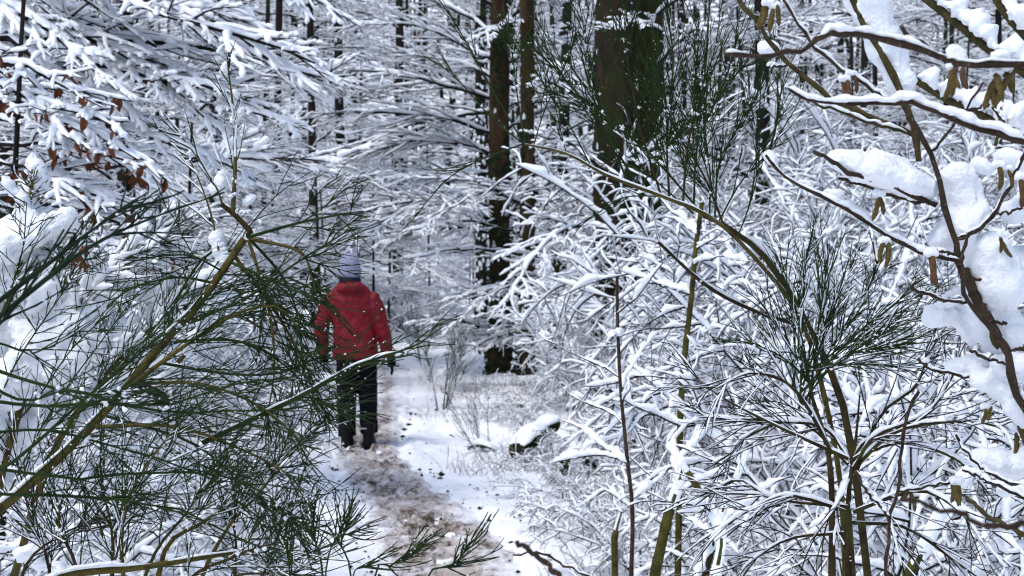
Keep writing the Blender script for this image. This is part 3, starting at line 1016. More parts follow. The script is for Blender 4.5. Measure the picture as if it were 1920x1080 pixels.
# ------------------------------------------------------------------ shrubs in the middle distance
R_, L_ = 'snow bowed shrubs right of the path', 'snow bowed shrubs left of the path'
for (k, x, y, sc, lab, g) in [
        (0, 1.25, 5.0, 0.85, 'snow bowed shrub at the bottom behind the lower broom', R_),
        (1, 2.05, 5.4, 0.9, 'snow bowed shrub at the right edge below the hazel', R_),
        (3, 1.1, 6.4, 0.75, 'low snowy shrub beside the mossy slanting stem', R_),
        (2, 1.75, 6.8, 0.95, 'tall snowy shrub behind the fan of the lower broom', R_),
        (1, 2.75, 7.2, 1.0, 'snowy shrub behind the large snow pillows of the hazel', R_),
        (0, 1.75, 8.6, 0.85, 'rounded snowy shrub right of the thin upright sapling stem', R_),
        (2, 2.2, 8.8, 1.1, 'tall snowy shrub behind the curved arm of the broom', R_),
        (1, 3.5, 9.3, 1.2, 'broad snowy shrub under the hazel at the right edge', R_),
        (3, 1.75, 10.8, 1.0, 'snowy shrub in front of the thick dark trunk', R_),
        (3, 1.4, 12.2, 0.7, 'low snowy shrub just behind the snow covered mossy log', R_),
        (0, 2.6, 11.4, 1.2, 'snowy shrub right of the thick dark trunk', R_),
        (3, 0.62, 10.9, 0.5, 'small snowy shrub directly in front of the dark mossy log', R_),
        (3, 1.0, 10.2, 0.55, 'small snowy shrub right of the dark mossy stump', R_),
        (3, 0.35, 15.5, 0.5, 'small snowy shrub in front of the foot of the ivy grown tree', R_),
        (3, 0.10, 13.8, 0.42, 'little snowy bush at the path edge beyond the dry stalks', R_),
        (3, 0.30, 11.6, 0.36, 'little snowy bush just left of the mossy log', R_),
        (3, 0.36, 9.3, 0.38, 'little snowy bush on the open snow below the mossy log', R_),
        (3, 0.55, 8.1, 0.48, 'low snowy twigs left of the thin upright sapling stem', R_),
        (3, 0.66, 7.1, 0.50, 'low snowy twigs at the bottom edge left of the mossy slanting stem', R_),
        (2, 4.1, 12.0, 1.35, 'tall snowy shrub high behind the hazel twigs with catkins', R_),
        (1, 2.4, 13.2, 1.15, 'snowy shrub at the foot of the thick dark trunk', R_),
        (0, 0.6, 14.6, 0.75, 'fine snowy shrub at the foot of the ivy grown tree', R_),
        (2, 3.3, 14.6, 1.5, 'tall snowy shrub between the thick dark trunk and the hazel', R_),
        (2, 5.0, 15.0, 1.6, 'tall snowy shrub in the upper right corner', R_),
        (0, 2.4, 17.0, 1.6, 'hazy snowy shrub right beside the greenish mossy trunk', R_),
        (2, 4.2, 18.5, 1.8, 'hazy tall shrub below the top edge at the right', R_),
        (2, 6.4, 18.5, 1.9, 'hazy tall shrub at the far upper right corner', R_),
        (1, -2.0, 6.2, 0.85, 'snowy shrub behind the green tangle of the left broom', L_),
        (0, -2.75, 7.6, 0.9, 'snowy shrub at the left edge behind the white broom mound', L_),
        (3, -1.75, 8.2, 0.75, 'low snowy shrub seen through the drooping broom twigs', L_),
        (2, -3.1, 10.6, 0.75, 'snowy shrub under the brown leaved beech', L_),
        (1, -2.5, 12.3, 0.8, 'snowy shrub left of the walker with the red jacket', L_),
        (0, -3.9, 13.2, 0.9, 'snowy shrub below the boughs of the beech at the left', L_),
        (3, -2.6, 16.2, 1.0, 'low snowy shrub left of the path beyond the walker', L_),
        (1, -4.6, 17.5, 1.1, 'snowy shrub among the saplings at the left', L_),
        (3, -0.7, 26.0, 0.9, 'low snowy shrub right of the far path', R_),
        (3, -3.4, 21.0, 1.1, 'snowy shrub left of the far path', L_),
        (1, -2.2, 31.0, 1.1, 'snowy bush at the far bend of the path', L_)]:
    shrub(k, x, y, lab, (x * 7.3 + y * 3.1) % 6.28, sc, g)

# ------------------------------------------------------------------ the walker
def loft(sections, sides=28, power=2.3):
    """Closed skin through elliptic sections (x, y, z, rx, ry)."""
    V, F = [], []
    n = len(sections)
    for (cx, cy, cz, rx, ry) in sections:
        for k in range(sides):
            a = 2 * math.pi * k / sides
            c, s = math.cos(a), math.sin(a)
            V.append((cx + rx * math.copysign(abs(c) ** (2 / power), c), cy + ry * math.copysign(abs(s) ** (2 / power), s), cz))
    for i in range(n - 1):
        for k in range(sides):
            k2 = (k + 1) % sides
            F.append((i * sides + k, i * sides + k2, (i + 1) * sides + k2, (i + 1) * sides + k))
    V += [tuple(np.mean(V[:sides], 0)), tuple(np.mean(V[(n - 1) * sides:n * sides], 0))]
    a, b2 = len(V) - 2, len(V) - 1
    for k in range(sides):
        k2 = (k + 1) % sides
        F.append((a, k2, k, k))
        F.append((b2, (n - 1) * sides + k, (n - 1) * sides + k2, (n - 1) * sides + k2))
    return V, F


def limb(ctrl, rad, sides=18, n=16, squash=1.0):
    Q = smooth_line(ctrl, n)
    R = np.interp(np.linspace(0, 1, n), np.linspace(0, 1, len(rad)), rad)
    t = Tubes()
    t.add(np.vstack([Q[0] - (Q[1] - Q[0]) * 0.01, Q, Q[-1] + (Q[-1] - Q[-2]) * 0.01]), np.concatenate([[0.001], R, [0.001]]), sides)
    Vs, Fs = t.arrays()
    return Vs[0].tolist(), Fs[0].tolist()


def fuse(name, shapes, voxel, mat, parent, smooth_it=6, *folds, **props):
    """Several closed skins welded into a single continuous surface."""
    V, F = [], []
    for v, f in shapes:
        b0 = len(V)
        V += [tuple(p) for p in v]
        for q in f:
            q = [x + b0 for x in q]
            F.append(q[:3] if q[2] == q[3] else q)
    me = bpy.data.meshes.new(name)
    me.from_pydata(V, [], F)
    me.update()
    o = mk(name, me, mat, parent, **props)
    rm = o.modifiers.new('weld', 'REMESH')
    rm.mode = 'VOXEL'
    rm.voxel_size = voxel
    rm.use_smooth_shade = True
    sm = o.modifiers.new('soften', 'SMOOTH')
    sm.factor, sm.iterations = 0.5, smooth_it
    for fold in folds:
        tx = bpy.data.textures.new(name + '_folds', 'CLOUDS')
        tx.noise_scale = fold[0]
        tx.noise_depth = 2
        dm = o.modifiers.new('folds', 'DISPLACE')
        dm.texture, dm.strength, dm.mid_level, dm.texture_coords = tx, fold[1], 0.5, 'LOCAL'
    dg = bpy.context.evaluated_depsgraph_get()
    me2 = bpy.data.meshes.new_from_object(o.evaluated_get(dg))
    o.modifiers.clear()
    me2.name = name
    o.data = me2
    me2.polygons.foreach_set('use_smooth', np.ones(len(me2.polygons), bool))
    return o


PYD = 12.35
pb = P(668, 800, PYD)
px0, py0 = pb[0], pb[1]
pz0 = float(gz1(px0, py0)) + 0.012
person = fuse('person', [
    loft([(-.01, 0, .80, .15, .10), (-.01, 0, .95, .15, .10), (-.02, 0, 1.1, .14, .09), (-.03, 0, 1.28, .17, .085), (-.04, 0, 1.36, .13, .07), (-.05, 0, 1.41, .055, .055), (-.05, .01, 1.48, .05, .055)]),
    loft([(-.055, .01, 1.43, .035, .05), (-.055, .02, 1.46, .06, .075), (-.055, .02, 1.53, .073, .092), (-.055, .01, 1.60, .07, .088), (-.055, .01, 1.635, .045, .06), (-.055, .01, 1.65, .01, .01)]),
    loft([(-.055, .105, 1.51, .014, .012), (-.055, .115, 1.525, .016, .02), (-.055, .10, 1.56, .008, .01)], 12),
    loft([(-.13, .02, 1.50, .008, .018), (-.135, .02, 1.53, .009, .026), (-.13, .02, 1.56, .006, .018)], 10),
    loft([(.02, .02, 1.50, .008, .018), (.025, .02, 1.53, .009, .026), (.02, .02, 1.56, .006, .018)], 10),
    limb([(-.08, 0, .86), (-.085, -.005, .48), (-.08, -.03, .09)], [.085, .055, .038]),
    limb([(.075, 0, .86), (.095, .03, .48), (.10, .03, .10)], [.085, .055, .038]),
    limb([(.14, 0, 1.31), (.215, -.015, 1.05), (.285, .02, .80)], [.05, .042, .03]),
    limb([(-.22, 0, 1.31), (-.285, -.015, 1.05), (-.285, .06, .82)], [.05, .042, .03])], 0.012, M['skin'], None, 4,
    label='walker in a red jacket and pale lilac hat seen from behind on the path', category='person')
person.location = (px0, py0, pz0)
jacket = fuse('jacket', [
    loft([(-.005, 0, .770, .185, .140), (-.005, 0, .80, .198, .148), (-.01, 0, .92, .190, .140), (-.02, 0, 1.06, .182, .132), (-.03, 0, 1.20, .198, .128), (-.035, 0, 1.29, .204, .122), (-.04, -.005, 1.35, .172, .108), (-.045, -.01, 1.40, .125, .098), (-.05, -.005, 1.44, .09, .088), (-.05, 0, 1.465, .075, .08)]),
    loft([(-.05, -.085, 1.335, .06, .03), (-.05, -.095, 1.365, .115, .055), (-.05, -.085, 1.40, .12, .06), (-.05, -.065, 1.43, .09, .05), (-.05, -.05, 1.445, .04, .03)]),
    limb([(.07, 0, 1.29), (.135, -.004, 1.285), (.18, -.012, 1.19), (.222, -.022, 1.05), (.255, -.005, .92), (.285, .02, .795)], [.050, .074, .074, .067, .060, .054]),
    limb([(-.14, 0, 1.29), (-.205, -.004, 1.285), (-.25, -.012, 1.19), (-.295, -.02, 1.05), (-.30, .015, .93), (-.29, .06, .82)], [.050, .074, .074, .067, .060, .054])],
    0.009, M['red'], person, 3, (0.085, 0.034))
trousers = fuse('trousers', [
    loft([(.005, 0, .70, .155, .125), (0, 0, .78, .185, .135), (-.005, 0, .88, .18, .13)]),
    limb([(-.075, 0, .80), (-.083, -.005, .48), (-.078, -.03, .20), (-.075, -.035, .10)], [.10, .083, .078, .082]),
    limb([(.082, 0, .80), (.098, .03, .48), (.105, .03, .22), (.108, .03, .12)], [.10, .083, .076, .08])], 0.011, M['black'], person, 4, (0.06, 0.025))
for (fx, fy, fz) in ((-.075, -.02, 0.0), (.108, .045, 0.0)):
    fuse('boot', [loft([(fx, fy + .03, fz, .050, .145), (fx, fy + .03, fz + .03, .054, .150), (fx, fy + .02, fz + .06, .052, .135), (fx, fy - .03, fz + .10, .052, .085), (fx, fy - .045, fz + .16, .058, .068), (fx, fy - .045, fz + .22, .060, .066)])],
         0.008, M['boot'], person, 3)
cu = fuse('reflective_trim', [limb([(.03, -.052, .165), (.085, -.062, .17), (.135, -.045, .15), (.165, -.01, .10)], [.006, .007, .007, .006], 8)], 0.004, M['trim'], person, 1)
hat = fuse('hat', [loft([(-.055, .005, 1.475, .088, .104), (-.055, .005, 1.49, .097, .112), (-.055, .005, 1.525, .099, .114), (-.055, .005, 1.535, .094, .109), (-.055, .005, 1.56, .095, .110), (-.055, 0, 1.60, .092, .106), (-.057, -.003, 1.64, .078, .09), (-.058, -.004, 1.67, .052, .06), (-.06, -.005, 1.685, .022, .025)], 40)], 0.006, M['hat'], person, 1)
scarf = fuse('scarf', [loft([(-.05, 0, 1.425, .085, .088), (-.05, -.002, 1.44, .098, .10), (-.052, -.002, 1.465, .096, .10), (-.054, 0, 1.485, .08, .092)])], 0.007, M['scarf'], person, 2, (0.03, 0.012))


def hand(cx, cy, cz, mirror):
    s = mirror
    sh = [limb([(cx, cy, cz + .075), (cx + .004 * s, cy, cz + .02), (cx + .008 * s, cy + .004, cz - .035)], [.033, .040, .036], 14)]
    for k, (oy, l) in enumerate(((-.032, .062), (-.011, .074), (.011, .078), (.031, .068))):
        sh.append(limb([(cx + .008 * s, cy + oy, cz - .03), (cx + .012 * s, cy + oy * 1.1 + .004, cz - .035 - l * .5), (cx + .002 * s, cy + oy * 1.1 + .014, cz - .035 - l)], [.0125, .0115, .009], 10))
    sh.append(limb([(cx - .012 * s, cy + .028, cz + .02), (cx - .025 * s, cy + .05, cz - .012), (cx - .022 * s, cy + .058, cz - .045)], [.014, .0125, .009], 10))
    return sh


fuse('glove', hand(.298, .035, .735, 1), 0.0055, M['black'], person, 2)
fuse('glove', hand(-.290, .085, .765, -1), 0.0055, M['black'], person, 2)

# ------------------------------------------------------------------ broom shrubs
def ground_point(x, y):
    return np.array((x, y, gz1(x, y) - 0.05))


class Broom:
    def __init__(s, label, base, seed, name='broom_shrub', group='green broom shrubs'):
        s.root = thing(name, label, 'shrub', tuple(base), group)
        s.org = np.array(base)
        s.rng = np.random.default_rng(seed)
        s.dots, s.size = [], []
        s.base = base

    def branch(s, pts, r0, r1, stem_mat='broom_stem', twig_mat='broom', dens=40, L=(0.10, 0.26), spread=(14, 36), bias=(0, 0, 0), t0=0.1, sub=4, tw=0.00105, fleck=0.5, snow=0.0, snow_twig=0.0, plane=None, fade=0.5, subL=(0.3, 0.62)):
        rng = s.rng
        w = Tubes()
        n = len(pts)
        rr = np.linspace(r0, r1, n) * rng.uniform(0.93, 1.08, n)
        w.add(pts, rr, 9 if r0 > 0.005 else 5)
        stem = mk('stem', w.mesh('broom_stem', s.org), M[stem_mat], s.root)
        tws = Tubes()
        sn = Snow(5, 2, 0.55, 0.3, int(rng.integers(999)), 60)
        if snow:
            sn.add(pts, rr, snow)
        length = np.linalg.norm(np.diff(pts, axis=0), axis=1).sum()
        bias = np.asarray(bias, float)
        for k in range(int(length * dens)):
            t = t0 + (1 - t0) * (rng.uniform(0, 1) ** 0.85)
            p, d = at(pts, min(t, 0.995))
            a = math.radians(rng.uniform(*spread))
            v = rng.normal(0, 1, 3)
            if plane is not None:
                v = v * np.array(plane)
            pr = unit(v - d * np.dot(v, d))
            dd = unit(d * math.cos(a) + pr * math.sin(a) + bias * 0.35)
            l = rng.uniform(*L) * (1 - fade * (t - t0) / (1 - t0 + 1e-6) * 0.6)
            q = grow(p, dd, l, 8, d * 0.25 + bias * rng.uniform(0.3, 1.3) + rng.normal(0, 0.2, 3), 0.07, rng)
            rad = np.linspace(tw * 1.25, tw * 0.65, 8) * rng.uniform(0.78, 1.3, 8)
            tws.add(q, rad, 3)
            if snow_twig:
                sn.add(q, rad, snow_twig * rng.uniform(0.3, 1.2))
            for j in range(rng.poisson(sub)):
                tj = rng.uniform(0.12, 0.9)
                q0, e = at(q, tj)
                a = math.radians(rng.uniform(16, 42))
                v = rng.normal(0, 1, 3)
                pr = unit(v - e * np.dot(v, e))
                q2 = grow(q0, unit(e * math.cos(a) + pr * math.sin(a)), l * rng.uniform(*subL) * (1.15 - tj * 0.6), 6, e * 0.3 + bias * 0.5, 0.08, rng)
                tws.add(q2, np.linspace(tw, tw * 0.55, 6) * rng.uniform(0.78, 1.3, 6), 3)
                if rng.uniform() < fleck * 0.5:
                    f, _ = at(q2, rng.uniform(0.1, 0.9))
                    s.dots.append(f + UP * tw)
                    s.size.append(rng.uniform(0.7, 1.8) * tw)
                if snow_twig and rng.uniform() < 0.4:
                    sn.add(q2, tw, snow_twig * rng.uniform(0.3, 0.9))
            if fleck > 0.45 and rng.uniform() < 0.16:
                for j in range(4):
                    s.dots.append(p + rng.normal(0, 0.003, 3) + UP * 0.002)
                    s.size.append(rng.uniform(0.0018, 0.0048))
            for j in range(rng.poisson(fleck * 2)):
                f, _ = at(q, rng.uniform(0.05, 0.95))
                s.dots.append(f + UP * tw)
                s.size.append(rng.uniform(0.8, 2.2) * tw)
        if tws.g:
            mk('twigs', tws.mesh('broom_twigs', s.org), M[twig_mat], stem, kind='stuff')
        me = sn.mesh('broom_snow', s.org)
        if me:
            mk('snow', me, M['snow_near'], stem, kind='stuff')
        return stem

    def heap(s, pts, rad, seed, **kw):
        V, F = blob(pts, rad, seed=seed, **kw)
        return mk('snow_clump', make_mesh('snow_clump', V - s.org, F), M['snow_near'], s.root)

    def finish(s):
        if s.dots:
            V, F = crumbs(np.array(s.dots), np.array(s.size), rng=s.rng)
            mk('snow_crumbs', make_mesh('snow_crumbs', V - s.org, F), M['snow_near'], s.root, kind='stuff')


def snow_heaps(root, heaps, voxel, amp, big, small):
    """Heaps that touch are welded into a single clump; clumps that stay apart are parts of their own."""
    n = len(heaps)
    grp = list(range(n))
    for i in range(n):
        for j in range(i):
            d = min(np.linalg.norm(np.asarray(a) - np.asarray(c)) for a in smooth_line(heaps[i][0], 7) for c in smooth_line(heaps[j][0], 7))
            if d < (max(heaps[i][1]) + max(heaps[j][1])) * 0.95:
                a, c = grp[i], grp[j]
                grp = [c if g == a else g for g in grp]
    org = np.array(root.location)
    for g in sorted(set(grp)):
        shapes = []
        for i in range(n):
            if grp[i] == g:
                V, F = blob(heaps[i][0], heaps[i][1], sides=26, seed=heaps[i][2], amp=amp, fine=0.03, flat=0.65)
                m = len(V)
                ends = [V[:26].mean(0), V[-26:].mean(0)]
                V = np.vstack([V - org, np.array(ends) - org])
                cap = [(m, (k_ + 1) % 26, k_, k_) for k_ in range(26)] + [(m + 1, m - 26 + k_, m - 26 + (k_ + 1) % 26, m - 26 + (k_ + 1) % 26) for k_ in range(26)]
                shapes.append((V.tolist(), F.tolist() + cap))
        o = fuse('snow_clump', shapes, voxel, M['snow_near'], root, 3, big, small)


RT, LF = np.array((1.0, 0, 0)), np.array((-1.0, 0, 0))

# -- left: snow buried broom behind the green tangle
B = Broom('broom at the left edge buried under a mound of thick snow', ground_point(-1.35, 3.2), 21)
b0 = B.org
D = 2.95
B.branch(smooth_line([b0, P(-120, 900, D), P(20, 560, D), P(56, 380, D), P(60, 320, D)], 16), 0.011, 0.002, dens=26, L=(0.05, 0.10), t0=0.45, spread=(35, 75), sub=2, fleck=0.6, fade=1.2, snow_twig=0.014)
B.branch(smooth_line([b0, P(0, 900, D), P(110, 650, D), P(220, 500, D), P(300, 455, D)], 16), 0.010, 0.002, dens=44, L=(0.08, 0.18), t0=0.4, spread=(20, 60), sub=3, fleck=0.8, snow_twig=0.020)
B.branch(smooth_line([b0, P(60, 960, D), P(190, 720, D), P(300, 600, D), P(360, 540, D)], 16), 0.010, 0.002, dens=44, L=(0.08, 0.20), t0=0.4, spread=(20, 60), sub=3, fleck=0.8, snow_twig=0.020)
B.branch(smooth_line([b0, P(-60, 980, D), P(20, 760, D), P(90, 600, D), P(120, 470, D)], 16), 0.010, 0.002, dens=40, L=(0.05, 0.11), t0=0.4, spread=(25, 65), sub=3, fleck=0.6, snow_twig=0.018)
for pp_ in ([(-60, 900), (20, 700), (110, 560), (170, 470)], [(0, 960), (90, 780), (190, 640), (280, 520)], [(-60, 760), (0, 600), (40, 480), (50, 380)], [(60, 900), (160, 760), (280, 660), (350, 600)], [(-40, 860), (60, 760), (130, 660), (200, 590)]):
    B.branch(trace(pp_, D - .06, D - .16, 12), .0022, .001, 'broom', 'broom', dens=46, L=(0.05, 0.13), spread=(20, 65), t0=0.1, sub=1.6, fleck=0.8)
k = 0
HP = []
for (pts, rad, dd) in [
        ([(60, 262), (64, 330), (52, 440)], [7, 20, 48], 0), ([(-5, 318), (40, 385), (66, 440)], [6, 22, 40], -.03), ([(132, 402), (88, 432), (20, 470)], [12, 30, 46], -.04),
        ([(52, 440), (30, 560)], [52, 62], 0.02), ([(98, 500), (70, 560)], [22, 36], -.05), ([(-10, 480), (-20, 640)], [40, 56], 0), ([(150, 565), (60, 640)], [36, 58], 0), ([(215, 545), (150, 610)], [18, 46], -.03),
        ([(110, 640), (20, 720)], [52, 70], -.04), ([(190, 640), (120, 690)], [28, 46], -.06), ([(262, 590), (205, 640)], [16, 30], -.02), ([(0, 700), (-40, 820)], [60, 80], 0), ([(110, 760), (20, 830)], [36, 60], 0.03),
        ([(300, 465), (262, 500), (225, 520)], [8, 14, 12], -.02), ([(335, 505), (290, 560)], [9, 20], 0), ([(345, 640), (250, 700)], [10, 22], 0), ([(250, 720), (150, 800)], [18, 30], .02), ([(330, 540), (250, 560)], [8, 16], .02),
        ([(50, 890), (-30, 940)], [22, 40], 0.05), ([(170, 880), (90, 920)], [14, 20], .1), ([(40, 1040), (110, 1070)], [24, 18], -.4)]:
    k += 1
    sc = (D + dd) / FPX
    HP.append(([P(*q, D + dd + 0.02) for q in pts], np.array(rad) * sc * 0.86, 40 + k))
snow_heaps(B.root, HP, 0.0075, 0.5, (0.045, 0.05), (0.012, 0.016))
B.finish()

# -- left: green broom with the crooked stem
B = Broom('large green broom at the left with a crooked mossy stem and one upright snowy shoot', ground_point(-1.25, 2.25), 22)
D = 2.4
b0 = B.org
kw = dict(sub=4.4, fleck=0.3)
B.branch(np.vstack([smooth_line([b0, P(-330, 1300, 2.3)], 3)[:-1], trace([(-330, 1300), (-60, 1010), (60, 905), (180, 790), (300, 650), (380, 560), (458, 448)], 2.3, D, 22)]), 0.0088, 0.0064, dens=10, t0=0.45, L=(0.12, 0.28), spread=(25, 60), bias=RT * 0.5 - UP * 0.1, snow=0.006)
B.branch(trace([(462, 442), (470, 436), (445, 408), (415, 383)], D, D, 8), 0.0055, 0.004, 'broom_wood', dens=0)
B.branch(trace([(436, 405), (441, 300), (437, 205), (426, 116)], D, D - .02, 12), 0.0042, 0.0011, dens=62, L=(0.05, 0.12), spread=(22, 48), bias=UP * 0.35, t0=0.12, sub=1.2, fleck=1.0, snow_twig=0.006, fade=0.9)
B.branch(trace([(418, 388), (405, 350), (372, 298), (326, 238)], D, D - .05, 10), 0.002, 0.001, dens=45, L=(0.05, 0.11), spread=(15, 40), bias=UP * 0.3, sub=1, snow_twig=0.004)
B.branch(trace([(410, 470), (395, 400), (370, 330), (345, 280)], D, D + .05, 10), 0.002, 0.001, dens=40, L=(0.05, 0.12), spread=(15, 40), bias=UP * 0.3, sub=1, snow_twig=0.004)
for (pp_, d0, d1, r, de) in [
        ([(465, 445), (560, 418), (640, 402), (680, 396)], D, D - .1, .003, 26), ([(468, 448), (560, 470), (585, 520), (600, 590)], D, D - .15, .0035, 46),
        ([(466, 450), (500, 560), (515, 680), (500, 790)], D, D - .1, .0035, 46), ([(440, 480), (520, 590), (575, 690), (610, 780)], D, D - .1, .0035, 46),
        ([(430, 490), (520, 530), (590, 560)], D, D - .2, .003, 46), ([(440, 470), (385, 480), (330, 560), (300, 600)], D, D + .1, .003, 34),
        ([(400, 530), (330, 520), (250, 540), (200, 575)], D, D - .1, .0025, 30), ([(420, 510), (360, 480), (300, 480)], D, D - .2, .002, 30),
        ([(230, 735), (330, 660), (440, 590), (520, 575), (570, 630)], D - .05, D - .15, .0045, 46), ([(300, 720), (370, 640), (440, 590), (520, 640)], D + .15, D, .005, 34),
        ([(330, 640), (450, 640), (540, 690), (600, 770)], D, D - .1, .003, 48), ([(250, 720), (380, 720), (500, 770), (580, 850)], D, D - .2, .0035, 48),
        ([(360, 600), (460, 560), (560, 490), (640, 440)], D, D - .2, .003, 44), ([(300, 680), (420, 700), (520, 700), (600, 670)], D, D - .1, .003, 46),
        ([(180, 800), (330, 800), (470, 850), (560, 900)], D - .1, D - .2, .0035, 46), ([(200, 780), (360, 830), (470, 920), (560, 990)], D, D - .1, .003, 42),
        ([(470, 450), (530, 520), (560, 600), (570, 700)], D, D + .1, .003, 44)]:
    B.branch(trace(pp_, d0, d1, 12), r, .001, 'broom_stem' if r > .0034 else 'broom', dens=de * 1.0, L=(0.06, 0.16), spread=(14, 50), bias=RT * 0.08 - UP * 0.18, t0=0.15, **kw)
B.branch(trace([(380, 830), (560, 745), (660, 690), (760, 655), (795, 640)], D - .1, D - .25, 14), .0042, .0012, 'broom', dens=30, L=(0.07, 0.16), spread=(14, 40), t0=0.2, sub=2, fleck=0.9, snow=0.004)
for pp_ in ([(500, 590), (580, 610), (655, 640)], [(480, 770), (580, 745), (660, 790)], [(520, 640), (600, 680), (648, 740)], [(540, 520), (600, 550), (635, 590)]):
    B.branch(trace(pp_, D, D - .15, 10), .002, .001, 'broom', dens=24, L=(0.05, 0.12), spread=(14, 46), t0=0.1, sub=2, fleck=0.2)
for k, (q, rad) in enumerate([([(440, 225), (455, 205)], [10, 6]), ([(420, 330), (408, 355)], [14, 18]), ([(405, 440), (420, 490)], [12, 20]), ([(500, 262), (480, 275)], [8, 6]), ([(425, 122), (418, 135)], [8, 7]),
                              ([(440, 262), (452, 268)], [9, 7]), ([(475, 370), (462, 380)], [7, 9]), ([(440, 172), (446, 180)], [7, 6]), ([(350, 660), (395, 590)], [9, 14]), ([(240, 770), (330, 690)], [14, 12])]):
    B.heap([P(*a, D + 0.015) for a in q], np.array(rad) * D / FPX, 90 + k, amp=0.5, fine=0.14, sides=14)
B.finish()

# -- left: dark boughs close to the lens
B = Broom('dark broom boughs reaching in close from the left edge', ground_point(-1.1, 1.55), 23)
for (pp_, d0, d1, r) in [([(-220, 760), (-60, 640), (110, 505), (200, 445), (312, 398)], 1.45, 1.6, .004), ([(-200, 740), (-60, 610), (90, 495), (160, 440), (252, 378)], 1.4, 1.55, .0038),
                         ([(-200, 760), (-60, 660), (40, 560), (120, 430)], 1.4, 1.5, .003)]:
    B.branch(trace(pp_, d0, d1, 12), r, .0012, 'broom_dark', 'broom_dark', dens=17, L=(0.05, 0.13), spread=(7, 26), t0=0.3, sub=1.2, fleck=0.2, tw=0.0013)
for (pp_, d0, d1, r) in [([(-200, 640), (0, 690), (180, 742), (350, 772), (500, 772), (610, 765)], 1.7, 1.9, .004), ([(-200, 730), (0, 748), (150, 772), (300, 758), (430, 720), (560, 700)], 1.65, 1.85, .0038),
                         ([(-150, 980), (0, 870), (150, 755), (300, 630), (400, 570)], 1.7, 1.95, .0045), ([(-200, 850), (0, 885), (150, 900), (320, 892), (460, 920), (550, 985)], 1.75, 1.95, .0036),
                         ([(-200, 900), (0, 930), (200, 932), (390, 962), (520, 1035)], 1.7, 1.9, .0036), ([(-200, 700), (0, 730), (120, 740), (260, 735)], 1.6, 1.7, .0036),
                         ([(-150, 840), (0, 790), (150, 800), (330, 850), (470, 960)], 1.75, 1.95, .0032), ([(-150, 600), (0, 640), (60, 640), (140, 560)], 1.7, 1.8, .0025)]:
    q_ = trace(pp_, d0, d1, 14)
    q_ = q_ + np.cumsum(B.rng.normal(0, .0035, q_.shape), 0)
    B.branch(q_, r * .72, .0009, 'broom', 'broom', dens=32, L=(0.07, 0.18), spread=(9, 36), bias=RT * 0.1, t0=0.28, sub=2.6, fleck=0.5, tw=0.00085)
B.finish()

# -- left: tangle along the bottom
B = Broom('broom tangle filling the lower left corner with a thick olive stem', ground_point(-0.75, 2.3), 24)
D = 2.25
for (pp_, r, de) in [([(240, 1500), (235, 1150), (228, 1000), (258, 900), (330, 800)], .005, 40), ([(190, 1500), (205, 1150), (210, 1000), (180, 880)], .0045, 40), ([(330, 1500), (360, 1150), (420, 1000), (490, 920), (545, 840)], .005, 40),
                     ([(300, 1400), (300, 1060), (380, 980), (432, 948)], .006, 34), ([(430, 1500), (480, 1150), (510, 1030), (545, 965)], .004, 36), ([(80, 1500), (95, 1100), (60, 980), (30, 850)], .004, 40),
                     ([(280, 1400), (330, 1120), (450, 1040), (530, 1015)], .004, 38), ([(140, 1400), (150, 1100), (110, 980), (140, 880)], .004, 40), ([(380, 1300), (440, 1080), (440, 960), (470, 860)], .0035, 40), ([(210, 1300), (280, 1060), (350, 960), (400, 870)], .0035, 40),
                     ([(20, 1300), (40, 1080), (120, 1000), (230, 960)], .0035, 44), ([(300, 1200), (420, 1090), (500, 1075), (560, 1078)], .003, 40)]:
    B.branch(trace(pp_, D, D + B.rng.uniform(-.15, .25), 14), r, .001, 'broom_stem' if r > .0048 else 'broom_wood', 'broom_dry' if B.rng.uniform() < 0.35 else 'broom', dens=de, L=(0.09, 0.2), spread=(14, 46), t0=0.35, sub=4, fleck=0.9, snow_twig=0.0015)
B.branch(trace([(60, 1110), (130, 1076), (260, 1064), (400, 1042), (500, 1028)], D - .2, D, 12), 0.0085, 0.0018, dens=14, t0=0.3, L=(0.08, 0.18), snow=0.006, sub=3)
B.finish()

# -- small shoots at the bottom centre
B = Broom('few slim green broom shoots rising at the bottom edge before the path', ground_point(-0.45, 2.05), 25)
D = 2.05
for (pp_, r) in [([(640, 1500), (605, 1080), (592, 1020), (586, 968)], .0022), ([(560, 1400), (545, 1100), (533, 1010)], .0016), ([(650, 1500), (660, 1110), (640, 1020), (650, 980)], .0018), ([(690, 1500), (700, 1100), (735, 1060), (775, 1035)], .002),
                 ([(740, 1500), (790, 1110), (850, 1060), (888, 1012)], .002), ([(600, 1300), (610, 1080), (630, 1010), (662, 1000)], .0016), ([(660, 1300), (660, 1090), (690, 1060)], .0014)]:
    B.branch(trace(pp_, D, D, 12), r, .0009, 'broom', 'broom', dens=42, L=(0.04, 0.09), spread=(12, 34), bias=UP * 0.2, t0=0.55, sub=1.2, fleck=0.4, tw=0.0011)
B.finish()

